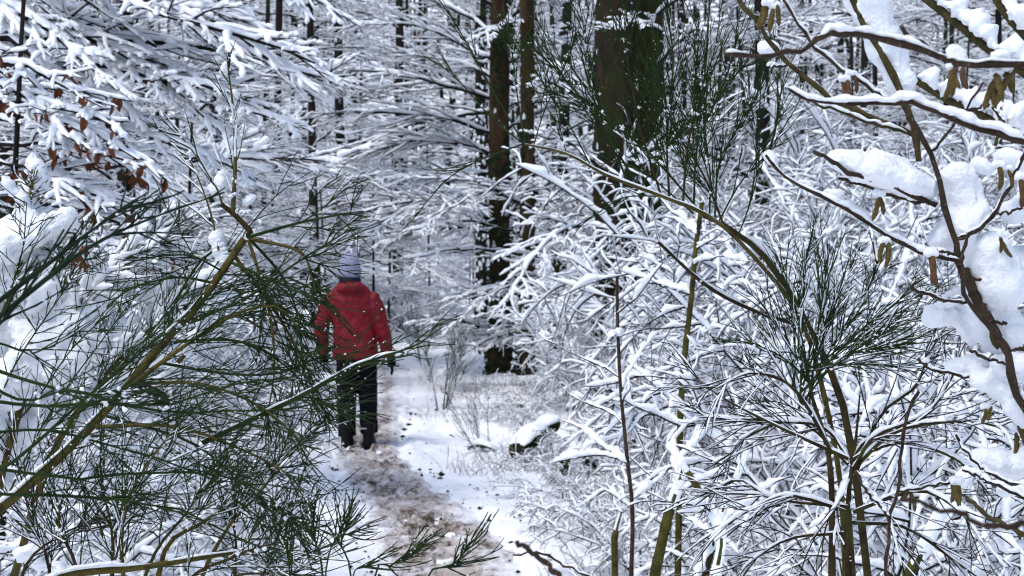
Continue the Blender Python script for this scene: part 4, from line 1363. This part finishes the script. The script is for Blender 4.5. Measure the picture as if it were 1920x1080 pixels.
# -- right: broom with the long arching arm, and the fan below it
B = Broom('tall broom right of centre with a long arm arching left under upright green twigs', ground_point(1.0, 3.0), 26)
D = 2.75
b0 = B.org
B.branch(np.vstack([smooth_line([b0, P(1600, 1350, D)], 4)[:-1], trace([(1600, 1350), (1585, 1080), (1575, 900), (1540, 720), (1500, 595), (1430, 500), (1340, 412), (1240, 368), (1140, 330), (1062, 288), (982, 270)], D, D - .1, 32)]), 0.0066, 0.0018, dens=0, snow=0.004)
B.branch(trace([(1640, 1200), (1590, 800), (1520, 620), (1440, 490), (1370, 430), (1320, 405)], D + .25, D + .1, 14), 0.009, 0.004, 'broom_wood', dens=0, snow=0.018)
U = dict(stem_mat='broom_stem', dens=50, L=(0.10, 0.24), spread=(8, 26), bias=UP * 0.12, t0=0.12, sub=3.2, fleck=0.5)
for (pp_, r, kw2) in [
        ([(982, 270), (930, 180), (880, 90), (838, 15)], .0022, dict(dens=36, L=(.06, .15), sub=1.2)), ([(982, 270), (920, 220), (850, 140), (795, 105)], .002, dict(dens=26, L=(.06, .14), sub=1)),
        ([(985, 270), (970, 180), (960, 100), (950, 40)], .002, dict(dens=44, L=(.06, .16), sub=1.5)), ([(980, 270), (900, 300), (840, 335), (792, 388)], .0022, dict(dens=26, L=(.05, .12), sub=1, spread=(4, 12))),
        ([(1000, 275), (1020, 210), (1060, 120), (1080, 60)], .0018, dict(dens=40, L=(.06, .15), sub=1.5)), ([(1062, 288), (1050, 240), (1040, 190)], .0015, dict(dens=40, L=(.04, .1), sub=1)),
        ([(1110, 315), (1060, 220), (1020, 160), (980, 90)], .0018, dict(dens=30, sub=1.5)), ([(1180, 350), (1130, 220), (1105, 110), (1085, 0)], .003, {}), ([(1200, 355), (1130, 240), (1060, 150), (1010, 100)], .0028, {}),
        ([(1240, 368), (1200, 240), (1180, 130), (1160, 30)], .0032, {}), ([(1255, 375), (1250, 250), (1262, 120), (1250, 10)], .0032, {}), ([(1280, 385), (1290, 270), (1320, 150), (1330, 20)], .0034, {}),
        ([(1300, 395), (1310, 260), (1360, 150), (1385, 60)], .003, {}), ([(1320, 405), (1230, 300), (1150, 230), (1080, 190)], .003, {}), ([(1340, 412), (1350, 300), (1400, 220), (1440, 130)], .003, {}),
        ([(1360, 430), (1320, 330), (1270, 250), (1230, 170)], .0034, {}), ([(1330, 400), (1330, 310), (1300, 200), (1310, 90)], .003, {}), ([(1345, 420), (1390, 340), (1440, 290), (1460, 210)], .0026, dict(dens=44)),
        ([(1240, 368), (1170, 370), (1120, 400), (1070, 430)], .0018, dict(dens=24, L=(.05, .1), sub=1, bias=-UP * .2)), ([(1300, 400), (1220, 330), (1190, 290), (1200, 200)], .0026, {}), ([(1380, 450), (1400, 400), (1420, 330), (1425, 260)], .002, dict(dens=40)),
        ([(1200, 355), (1240, 290), (1290, 230), (1370, 170)], .0024, {})]:
    kw3 = dict(U)
    kw3.update(kw2)
    kw3['stem_mat'] = 'broom_wood' if r > .003 else 'broom'
    r *= 0.75
    B.branch(trace(pp_, D - .02, D + B.rng.uniform(-.15, .15), 12), r, .001, **kw3)
B.branch(trace([(1235, 455), (1330, 540), (1420, 585), (1500, 610)], D - .2, D, 12), .003, .004, 'broom_wood', 'broom_dry', dens=12, L=(.05, .1), sub=1, snow=0.006)
B.finish()

B = Broom('dark many stemmed broom at the lower right spreading a green fan and dry drooping twigs', ground_point(0.85, 2.75), 27)
D = 2.6
b0 = B.org
for (pp_, r, r1) in [([(1560, 1500), (1560, 1080), (1556, 870), (1522, 740), (1506, 640)], .0085, .0014), ([(1600, 1500), (1590, 1080), (1590, 940), (1605, 820), (1612, 740)], .0065, .0014), ([(1640, 1500), (1600, 1080), (1596, 880), (1640, 815), (1700, 800)], .0055, .0014)]:
    B.branch(trace(pp_, D, D, 20), r, r1, 'broom_wood', dens=0, snow=0.004)
for (x, y) in [(1425, 565), (1470, 505), (1510, 480), (1555, 470), (1600, 490), (1640, 520), (1690, 560), (1725, 590), (1755, 640), (1720, 690), (1580, 540), (1440, 620), (1500, 560), (1660, 610), (1620, 640), (1400, 640)]:
    sx, sy = 1508 + B.rng.uniform(-8, 14), 735 + B.rng.uniform(-40, 30)
    B.branch(trace([(sx, sy), ((sx * 0.55 + x * 0.45), (sy * .55 + y * .45) - 12), (x, y)], D, D + B.rng.uniform(-.2, .2), 9), .0022, .0009, 'broom', 'broom', dens=62, L=(0.07, 0.17), spread=(8, 26), t0=0.08, sub=2.2, fleck=0.6, snow_twig=0.0018)
for (pp_, de) in [([(1590, 860), (1540, 800), (1420, 790), (1310, 782)], 44), ([(1590, 870), (1500, 790), (1400, 820), (1360, 870)], 44), ([(1590, 860), (1480, 810), (1380, 760), (1300, 710)], 40), ([(1600, 880), (1640, 820), (1740, 775), (1790, 700)], 44),
                  ([(1600, 880), (1680, 810), (1800, 790), (1880, 800)], 44), ([(1600, 860), (1690, 830), (1790, 860), (1850, 920)], 36), ([(1590, 950), (1450, 935), (1380, 900), (1300, 950)], 36), ([(1590, 960), (1480, 930), (1400, 960), (1330, 1010)], 36),
                  ([(1600, 960), (1720, 920), (1800, 960), (1850, 1030)], 40), ([(1600, 980), (1700, 990), (1800, 1060), (1860, 1100)], 36), ([(1580, 1000), (1480, 1010), (1400, 1060), (1380, 1100)], 36), ([(1560, 850), (1490, 730), (1410, 700), (1340, 730)], 40),
                  ([(1600, 900), (1650, 780), (1720, 720), (1740, 640)], 36), ([(1590, 900), (1560, 960), (1500, 1040)], 36), ([(1610, 900), (1660, 960), (1690, 1060)], 36)]:
    B.branch(trace(pp_, D, D + B.rng.uniform(-.3, .3), 11), .0038, .0011, 'broom_wood', 'broom_dry', dens=de, L=(0.08, 0.2), spread=(12, 44), t0=0.15, sub=2.5, fleck=0.7, snow=0.007, snow_twig=0.003, bias=-UP * 0.12)
B.finish()

# -- far small brooms by the path
for (px, d, h, lab, sd) in [(790, 23, 1.0, 'blue green broom bush at the right of the path beyond the walker', 28), (828, 15.5, 0.95, 'thin broom sprouting beside the hand of the walker', 29), (905, 12.2, 0.5, 'dry brown stalks standing in the snow right of the path', 30)]:
    p = P(px, 700, d)
    g = ground_point(p[0], p[1])
    B = Broom(lab, g, sd, group='low brooms beside the path')
    dry = sd == 30
    for k in range(9):
        a = B.rng.uniform(0, 6.28)
        o = np.array((math.cos(a), math.sin(a) * .6, 0))
        q = grow(g + o * .05, unit(UP + o * B.rng.uniform(.1, .6) + (LF * .35 if dry else 0)), h * B.rng.uniform(.7, 1.1), 9, UP * .2, .04, B.rng)
        B.branch(q, .006 if not dry else .004, .002, 'broom_wood', 'broom_dry' if dry else 'broom', dens=16 if not dry else 7, L=(0.16, .34), spread=(12, 34), t0=.3, sub=2, tw=.0028 if not dry else .002, fleck=.1, snow_twig=.008 if sd == 28 else .004, snow=.008)
    B.finish()

# ------------------------------------------------------------------ hazel at the right
hz = ground_point(1.0, 1.75)
hazel = thing('hazel_shrub', 'hazel at the right edge with brown twigs, hanging catkins and thick pillows of snow', 'shrub', tuple(hz))


def hz_branch(pix, d0, d1, r0, r1, mat='hazel', snow=0.0, n=16, seed=1, gap=0.2, parent=None, ext=None, knots=True):
    rng = np.random.default_rng(seed)
    pts = trace(pix, d0, d1, n)
    L = np.linalg.norm(np.diff(pts, axis=0), axis=1).sum()
    pts = pts + rng.normal(0, 0.0012, pts.shape)
    if ext is not None:
        pts = np.vstack([pts, smooth_line([pts[-1], ext], 6)[1:]])
        n = len(pts)
    rr = np.linspace(r0, r1, n) * 0.86
    if knots:
        rr = rr * np.where(np.arange(n) % 3 == 1, 1.22, 0.97)
    w = Tubes()
    q = np.vstack([pts[0] + (pts[0] - pts[1]) * 0.05, pts])
    w.add(q, np.concatenate([[0.0004], rr]), 10)
    b_ = mk('branch', w.mesh('hazel_branch', hz), M[mat], hazel)
    if snow:
        s = Snow(12, 6, 0.6, gap, seed, 90 if snow < .02 else 40)
        s.add(pts, rr, snow)
        me = s.mesh('hazel_snow', hz)
        if me:
            mk('snow', me, M['snow_near'], b_)
    return b_


HB = [  # pixels, depths, radii, bark, snow
    ([(1590, -20), (1622, 45), (1660, 110), (1700, 200), (1716, 250), (1722, 300)], 2.0, 1.98, .0062, .0050, 'hazel_green', 0),
    ([(1690, 195), (1735, 265), (1760, 340), (1778, 410), (1793, 460), (1802, 500), (1830, 560), (1868, 620), (1893, 665), (1900, 720), (1925, 775)], 1.9, 1.9, .0038, .0075, 'hazel', 0),
    ([(1810, 505), (1830, 560), (1855, 600), (1875, 650)], 1.93, 1.93, .0075, .0085, 'hazel_green', 0),
    ([(1524, 284), (1560, 302), (1600, 326), (1680, 352), (1755, 384)], 1.88, 1.9, .0028, .0042, 'hazel', 0),
    ([(1572, 335), (1630, 352), (1680, 370), (1745, 382)], 1.9, 1.92, .0022, .0026, 'hazel', .006),
    ([(1434, 292), (1475, 335), (1545, 372), (1600, 400), (1650, 430), (1700, 458), (1745, 482), (1800, 488)], 1.95, 1.9, .0022, .0034, 'hazel', .010),
    ([(1360, 102), (1450, 102), (1520, 85), (1556, 64), (1640, 72), (1770, 108)], 1.45, 1.45, .0026, .0040, 'hazel', .007),
    ([(1690, 55), (1720, 78), (1770, 108), (1810, 122), (1925, 118)], 1.45, 1.45, .0022, .0042, 'hazel', .006),
    ([(1375, -20), (1430, 60), (1475, 112), (1550, 182), (1600, 205), (1660, 232), (1712, 255)], 2.05, 2.0, .0036, .0046, 'hazel_green', 0),
    ([(1480, 122), (1450, 125), (1443, 122)], 2.05, 2.05, .0018, .002, 'hazel', .004),
    ([(1465, -10), (1500, 45), (1530, 88), (1580, 130), (1640, 172), (1662, 188)], 1.8, 1.8, .0018, .0028, 'hazel', .004),
    ([(1478, 168), (1530, 192), (1640, 197), (1720, 196), (1780, 222), (1850, 245), (1925, 268)], 1.65, 1.6, .0016, .0042, 'hazel', .010),
    ([(1500, 180), (1560, 205), (1640, 232), (1700, 248)], 2.0, 2.0, .0018, .0026, 'hazel_green', .004),
    ([(1845, 155), (1810, 210), (1790, 230), (1760, 270), (1742, 285)], 1.85, 1.9, .0016, .0022, 'hazel', 0),
    ([(1855, 196), (1825, 206), (1802, 215)], 1.85, 1.85, .0016, .002, 'hazel', 0),
    ([(1925, 282), (1898, 335), (1868, 392), (1835, 428), (1812, 442), (1795, 447)], 1.85, 1.88, .0028, .0034, 'hazel', .003),
    ([(1925, 385), (1900, 396), (1868, 402)], 1.85, 1.85, .0016, .002, 'hazel', .004),
    ([(1812, 442), (1806, 480), (1800, 505), (1812, 560), (1840, 598), (1880, 640), (1895, 660)], 1.84, 1.86, .0024, .004, 'hazel', 0),
    ([(1754, 470), (1780, 475), (1800, 480)], 1.84, 1.85, .0018, .0024, 'hazel', .004),
    ([(1706, 535), (1735, 552), (1770, 562), (1815, 566)], 1.83, 1.86, .0026, .0024, 'hazel', .002),
    ([(1840, 522), (1822, 526), (1812, 528)], 1.86, 1.86, .0024, .0016, 'hazel', 0),
    ([(1885, 606), (1860, 604), (1842, 600)], 1.85, 1.86, .0026, .0018, 'hazel', 0),
    ([(1818, 656), (1850, 672), (1890, 682)], 1.86, 1.88, .0024, .002, 'hazel', .004),
    ([(1722, 670), (1745, 692), (1800, 705), (1835, 712)], 1.95, 1.95, .002, .0024, 'hazel', .004),
    ([(1925, 655), (1900, 657)], 1.88, 1.88, .0024, .0024, 'hazel', 0),
    ([(1860, 200), (1885, 235), (1905, 260)], 2.2, 2.2, .002, .003, 'hazel_green', .006),
    ([(1868, 270), (1875, 225), (1880, 195)], 2.3, 2.3, .003, .002, 'hazel_green', .002),
    ([(1720, 735), (1702, 780), (1690, 840), (1685, 905), (1672, 965), (1662, 1030), (1658, 1100)], 2.1, 2.1, .0028, .0030, 'hazel', 0),
    ([(1683, 922), (1730, 914), (1770, 906), (1796, 900)], 2.1, 2.05, .0022, .002, 'hazel', .004),
    ([(1604, 884), (1625, 920), (1650, 950), (1668, 968)], 2.1, 2.1, .0024, .002, 'hazel', .006),
    ([(1808, 932), (1850, 965), (1890, 985), (1930, 1008)], 1.9, 1.8, .0030, .0042, 'hazel_green', 0),
    ([(1690, 935), (1770, 955), (1860, 985), (1930, 985)], 1.05, 1.05, .0016, .0028, 'hazel', 0),
    ([(1792, 815), (1830, 870), (1870, 895), (1925, 915)], 1.95, 1.9, .0020, .0028, 'hazel', .004),
    ([(1806, 880), (1850, 900), (1925, 935)], 1.92, 1.88, .0018, .0026, 'hazel', .006),
    ([(968, 1015), (1010, 1042), (1050, 1085)], 1.2, 1.2, .0024, .0030, 'hazel', 0),
    ([(965, 1040), (1010, 1036), (1060, 1060), (1130, 1095)], 1.9, 1.85, .0014, .0022, 'hazel', .002),
]
for k, (pix, d0, d1, r0, r1, m_, s_) in enumerate(HB[:-2]):
    ext = hz if k == 1 else None
    hz_branch(pix, d0, d1, r0, r1, m_, s_, seed=700 + k, ext=ext)
# two twig tips rising into the bottom centre belong to a low shoot of their own
sh = thing('hazel_shoot', 'two bare reddish twig tips poking up at the bottom right of the path', 'shrub', tuple(ground_point(0.12, 1.5)))
hz_keep, hazel_keep = hz, hazel
hz, hazel = np.array(sh.location), sh
for k, (pix, d0, d1, r0, r1, m_, s_) in enumerate(HB[-2:]):
    hz_branch(pix, d0, d1, r0, r1, m_, s_, seed=760 + k, ext=np.array(sh.location))
hz, hazel = hz_keep, hazel_keep

HEAPS = [  # pixel line, radii in pixels, depth
    ([(1612, -30), (1640, 40), (1668, 105), (1692, 160)], [34, 36, 30, 22], 2.0), ([(1565, 300), (1600, 312), (1650, 330), (1700, 345), (1742, 362)], [16, 34, 42, 38, 20], 1.9), ([(1640, 300), (1690, 320)], [22, 26], 1.92),
    ([(1790, 330), (1805, 385)], [32, 40], 1.93), ([(1835, 395), (1800, 430)], [26, 44], 1.92), ([(1760, 445), (1800, 455)], [28, 30], 1.92), ([(1850, 470), (1875, 545)], [44, 50], 1.93), ([(1828, 500), (1850, 590)], [26, 34], 1.95), ([(1895, 520), (1925, 500)], [36, 40], 1.98),
    ([(1890, 595), (1905, 630)], [30, 26], 1.94), ([(1745, 598), (1790, 592)], [20, 28], 2.0), ([(1800, 615), (1820, 640)], [14, 16], 2.0), ([(1785, 690), (1830, 688)], [18, 26], 1.97), ([(1840, 715), (1885, 735)], [30, 28], 1.94), ([(1870, 680), (1905, 690)], [22, 26], 1.92), ([(1900, 760), (1930, 790)], [22, 30], 1.93),
    ([(1840, 862), (1870, 868)], [28, 34], 1.95), ([(1900, 880), (1930, 860)], [30, 36], 1.95), ([(1880, 920), (1920, 925)], [16, 22], 1.9), ([(1900, 400), (1925, 385)], [24, 30], 1.95), ([(1880, 300), (1910, 305)], [22, 24], 1.9), ([(1830, 310), (1848, 318)], [14, 16], 2.1),
    ([(1790, 95), (1798, 115)], [17, 20], 1.5), ([(1868, 106), (1885, 108)], [15, 13], 1.46), ([(1700, 185), (1725, 190)], [12, 10], 1.66), ([(1560, 190), (1640, 188)], [8, 9], 1.66), ([(1545, 362), (1575, 370)], [9, 12], 1.95), ([(1440, 290), (1450, 305)], [7, 8], 1.96), ([(1500, 340), (1520, 350)], [9, 8], 1.95), ([(1770, 560), (1800, 545)], [12, 10], 1.98),
    ([(1450, 95), (1430, 92)], [14, 10], 2.08), ([(1880, 690), (1925, 700)], [30, 30], 1.98), ([(1825, 545), (1860, 640)], [22, 24], 1.98)]
snow_heaps(hazel, [([P(*a, d + 0.012) for a in q], np.array(rad) * 1.04 * d / FPX, 200 + k) for k, (q, rad, d) in enumerate(HEAPS)], 0.0042, 0.34, (0.035, 0.016), (0.006, 0.005))

# catkins
t_ = np.linspace(0, 1, 9)
T = Tubes()
T.add(np.stack([0.003 * np.sin(t_ * 3), 0.002 * t_, -t_ * 0.034], -1), 0.0031 * np.array((0.35, .9, 1.05, .95, 1.08, .96, 1.0, .8, .15)), 7)
CATKIN = T.mesh('catkin')
CATKIN.materials.append(M['catkin'])
CATKIN_R = CATKIN.copy()
CATKIN_R.materials.clear()
CATKIN_R.materials.append(M['catkin_red'])
rng = np.random.default_rng(12)
for (px, py, d, n, red, sz) in [(1440, 8, 1.9, 3, 0, 1.1), (1452, 14, 1.9, 2, 0, 1.0), (1582, 150, 1.75, 2, 1, .9), (1595, 140, 1.75, 1, 1, .8), (1785, 128, 1.5, 3, 0, 1.0), (1798, 120, 1.5, 2, 1, .9), (1868, 138, 1.46, 4, 0, 1.0), (1885, 130, 1.46, 2, 0, 1.1),
                               (1647, 365, 1.9, 2, 0, 1.0), (1871, 312, 1.85, 1, 0, 1.1), (1886, 318, 1.85, 1, 0, .8), (1916, 335, 1.6, 2, 1, 1.2), (1880, 442, 1.9, 2, 0, .8), (1657, 455, 1.9, 3, 0, 1.0), (1745, 478, 1.84, 2, 1, 1.25), (1848, 765, 1.95, 2, 0, .8),
                               (1908, 800, 1.95, 2, 0, 1.0), (1712, 918, 2.1, 3, 0, .9), (1794, 905, 2.05, 3, 0, 1.15)]:
    for k in range(n):
        o = mk('catkin', CATKIN_R if red else CATKIN, None, hazel)
        o.location = P(px, py, d) + rng.normal(0, 0.0035, 3) - hz
        o.rotation_euler = (rng.normal(0, 0.22), rng.normal(0, 0.28), rng.uniform(0, 6.28))
        o.scale = (sz * 1.05, sz * 1.05, sz * rng.uniform(0.8, 1.1))
    if py not in (800,):
        V, F = blob([P(px - 5, py - 3, d), P(px + 8, py - 2, d)], np.array((9, 8)) * d / FPX * sz, sides=12, seed=300 + int(px), amp=0.4, fine=0.1)
        mk('snow_clump', make_mesh('snow_clump', V - hz, F), M['snow_near'], hazel)

# ------------------------------------------------------------------ stems, logs and small things
def stem_thing(label, pix, d0, d1, r0, r1, mat, snow=0.01, name='sapling', cat='sapling', twigs=0, seed=1, to_ground=True, gap=.25):
    pts = trace(pix, d0, d1, 16)
    rng = np.random.default_rng(seed)
    b_ = pts[-1]
    g = np.array((b_[0] + rng.uniform(-.04, .04), b_[1], gz1(b_[0], b_[1]) - 0.03))
    if to_ground and b_[2] > g[2]:
        pts = np.vstack([pts, smooth_line([b_, g], 5)[1:]])
    root = thing(name, label, cat, tuple(g))
    rr = np.linspace(r0, r1, len(pts)) * rng.uniform(.95, 1.08, len(pts))
    w = Tubes()
    w.add(pts, rr, 10)
    st = mk('stem', w.mesh('stem', g), M[mat], root)
    s = Snow(8, 4, .75, gap, seed, 55)
    s.add(pts, rr, snow)
    tw = Tubes()
    for k in range(twigs):
        p, d = at(pts, rng.uniform(.02, .75))
        a = rng.uniform(0, 6.28)
        q = grow(p, unit(UP * .4 + np.array((math.cos(a), math.sin(a), 0))), rng.uniform(.15, .45), 8, UP * rng.uniform(-.5, .4), .16, rng)
        tw.add(q, np.linspace(.003, .0012, 8), 4)
        s.add(q, .002, .021 * rng.uniform(.5, 1.2))
    if twigs:
        mk('twigs', tw.mesh('twigs', g), M['twig'], root, kind='stuff')
    me = s.mesh('stem_snow', g)
    if me:
        mk('snow', me, M['snow'], st)
    return root


stem_thing('thin dark upright sapling stem right of the path', [(1157, 520), (1158, 600), (1163, 720), (1176, 860), (1186, 960), (1183, 1090)], 4.6, 4.5, .005, .0075, 'hazel', .010, twigs=9, seed=81)
stem_thing('mossy slanting stem with a cut top at the bottom right of the path', [(1282, 872), (1272, 905), (1252, 970), (1228, 1075)], 4.3, 4.3, .0145, .017, 'moss_stem', .02, seed=82, twigs=2)
stem_thing('green mossy upright stem above the slanting stem', [(1316, 380), (1304, 470), (1296, 560), (1284, 664), (1276, 760)], 5.6, 5.5, .009, .013, 'moss_stem', .012, seed=83, twigs=6)
stem_thing('dark bent stem left of the lower broom', [(1252, 830), (1292, 890), (1335, 960), (1352, 1010), (1338, 1090)], 3.9, 3.8, .006, .016, 'moss_stem', .016, seed=84, twigs=2)
stem_thing('dark leaning stem crossing behind the lower broom', [(1402, 840), (1378, 900), (1350, 970), (1320, 1085)], 4.0, 4.0, .007, .011, 'broom_wood', .014, seed=85, twigs=4)
stem_thing('mossy stem slanting behind the catkins at the lower right', [(1812, 880), (1775, 935), (1750, 980), (1700, 1090)], 3.3, 3.3, .013, .016, 'moss_stem', .02, seed=86)
stem_thing('short olive stem low beside the upright sapling stem', [(1165, 960), (1158, 985), (1152, 1010)], 6.4, 6.4, .012, .016, 'moss_stem', .02, seed=87)
stem_thing('snow topped branch sloping down across the upper right corner', [(1700, -30), (1790, 40), (1850, 90), (1925, 140), (2040, 230)], 3.6, 3.4, .010, .012, 'hazel_green', .045, name='leaning_branch', cat='branch', seed=88, gap=.02)
stem_thing('snow topped branch sloping in the corner right of the other one', [(1850, -30), (1890, 30), (1930, 75), (2040, 190)], 3.2, 3.1, .009, .010, 'hazel_green', .05, name='leaning_branch', cat='branch', seed=89, gap=.02)
stem_thing('snow topped branch sloping behind the upper catkins', [(1715, 150), (1790, 195), (1860, 225), (1925, 260), (2040, 330)], 3.4, 3.3, .008, .010, 'hazel_green', .042, name='leaning_branch', cat='branch', seed=90, gap=.02)


def log(label, p0, p1, r0, r1, mat, th, seed, name='log'):
    rng = np.random.default_rng(seed)
    pts = smooth_line([p0, (np.array(p0) + p1) / 2 + rng.normal(0, .02, 3), p1], 14)
    root = thing(name, label, 'log', tuple(np.asarray(p0)))
    rr = np.linspace(r0, r1, 14)
    V, F = blob(pts, rr, sides=16, n=26, flat=1.0, amp=.22, fine=.12, seed=seed)
    mk('wood', make_mesh('log', V - np.asarray(p0), F), M[mat], root)
    s = Snow(12, 3, .5, .05, seed, 9)
    s.add(pts, rr * .9, th)
    mk('snow', s.mesh('log_snow', p0), M['snow'], root)
    return root


def gp(px, py):
    """Ground under a photograph pixel."""
    d = 1.6 * FPX / max(4.0, py - 490)
    p = P(px, py, d)
    return np.array((p[0], p[1], gz1(p[0], p[1])))


log('dark mossy log under snow right of the path', gp(970, 862) + UP * .07, gp(1040, 845) + UP * .22, .075, .06, 'moss_log', .07, 31)
log('dark mossy stump half buried in snow beside the log', gp(1070, 885) + UP * .08, gp(1110, 878) + UP * .20, .10, .08, 'moss_log', .07, 32)
log('dark mossy lump behind the buried stump', gp(1120, 870) + UP * .10, gp(1175, 872) + UP * .20, .13, .10, 'moss_log', .08, 33)
log('short brown stick leaning in the snow above the log', gp(965, 772) + UP * .04, gp(1010, 792) + UP * .06, .03, .025, 'bark_warm', .02, 34, 'stick')
log('thin snow topped stick lying near the dry stalks', gp(880, 838) + UP * .03, gp(928, 846) + UP * .03, .018, .015, 'bark', .05, 35, 'stick')
# decaying stump under the thicket before the mossy tree
p = gp(1170, 735)
root = thing('tree_stump', 'broad rotten stump half hidden by snowy twigs below the thick dark trunk', 'stump', (p[0], p[1] - 1.5, p[2] - .1))
T = Tubes()
trunk_tube(T, (0, 0, 0), (0.03, 0, 0.95), .36, .30, np.random.default_rng(36), 26, 16, .02, .2)
V_, F_ = T.extra[0]
mk('wood', make_mesh('stump', V_, F_), M['bark_warm'], root)
V_, F_ = blob([(-.18, 0, .95), (.2, 0, .96)], (.22, .2), sides=16, seed=37, flat=.3, amp=.3)
mk('snow', make_mesh('stump_snow', V_, F_), M['snow'], root)

# leaves, grass and litter
def ground_leaf(px, py, label, seed, size=1.4, mat='dead_leaf'):
    me = LEAF.copy()
    me.materials.clear()
    me.materials.append(M[mat])
    g = gp(px, py)
    o = mk('fallen_leaf', me, None, label=label, category='leaf')
    o.location = g + UP * 0.035
    o.rotation_euler = (1.35, .2, seed * 1.7)
    o.scale = (size,) * 3


ground_leaf(565, 960, 'brown dead leaf on the snow left of the path at the bottom', 1, 1.6)
ground_leaf(1032, 897, 'reddish dead leaf on the snow below the mossy log', 2, 1.7)
ground_leaf(842, 818, 'dark leaf scrap on the snow right of the boots of the walker', 3, 1.2, 'black_leaf')
w = Tubes()
w.add(np.array([P(258, 727, 2.1), P(272, 727, 2.1), P(290, 736, 2.095), P(305, 748, 2.09), P(316, 762, 2.09)]), np.array((.001, .0062, .0085, .0095, .004)), 8)
pod = mk('withered_pod', w.mesh('withered_pod'), M['black_leaf'], label='black curled seed pod caught in the left broom', category='seed pod')

rng = np.random.default_rng(91)
G = Tubes()
S = Snow(4, 1, .3, .3, 4, 60)
for k in range(1500):
    y = rng.uniform(6.6, 19)
    x = np.interp(y, PATH_Y, PATH_X) + rng.choice((-1, 1), p=(.3, .7)) * (rng.gamma(2.0, .45) + .35)
    if vnoise(np.array((x * 1.4, y * 1.4, 0)), 77) < .52:
        continue
    g = np.array((x, y, gz1(x, y) - .01))
    for j in range(rng.integers(1, 4)):
        q = grow(g + rng.normal(0, .03, 3) * (1, 1, 0), unit(UP + rng.normal(0, .45, 3)), rng.uniform(.06, .28), 6, rng.normal(0, .6, 3) - UP * .4, .08, rng)
        G.add(q, np.linspace(.0026, .001, 6), 3)
        if rng.uniform() < .4:
            S.add(q, .002, .012)
gr = mk('dry_grass', G.mesh('dry_grass'), M['dry_grass'], kind='stuff', label='dry grass blades poking through the snow', category='grass')
mk('snow', S.mesh('grass_snow'), M['snow'], gr, kind='stuff')
# crumbs of earth, bark and moss scattered on the snow
pts, sz = [], []
for k in range(700):
    y = 6.5 + rng.gamma(2, 2.4)
    x = np.interp(y, PATH_Y, PATH_X) + rng.normal(0, .34)
    pts.append((x, y, gz1(x, y) + .012))
    sz.append(rng.gamma(1.6, .004) + .003)
V_, F_ = crumbs(pts, sz, .6, rng)
mk('litter', make_mesh('litter', V_, F_, False), M['bark'], kind='stuff', label='crumbs of bark and earth scattered on the trampled snow', category='litter')
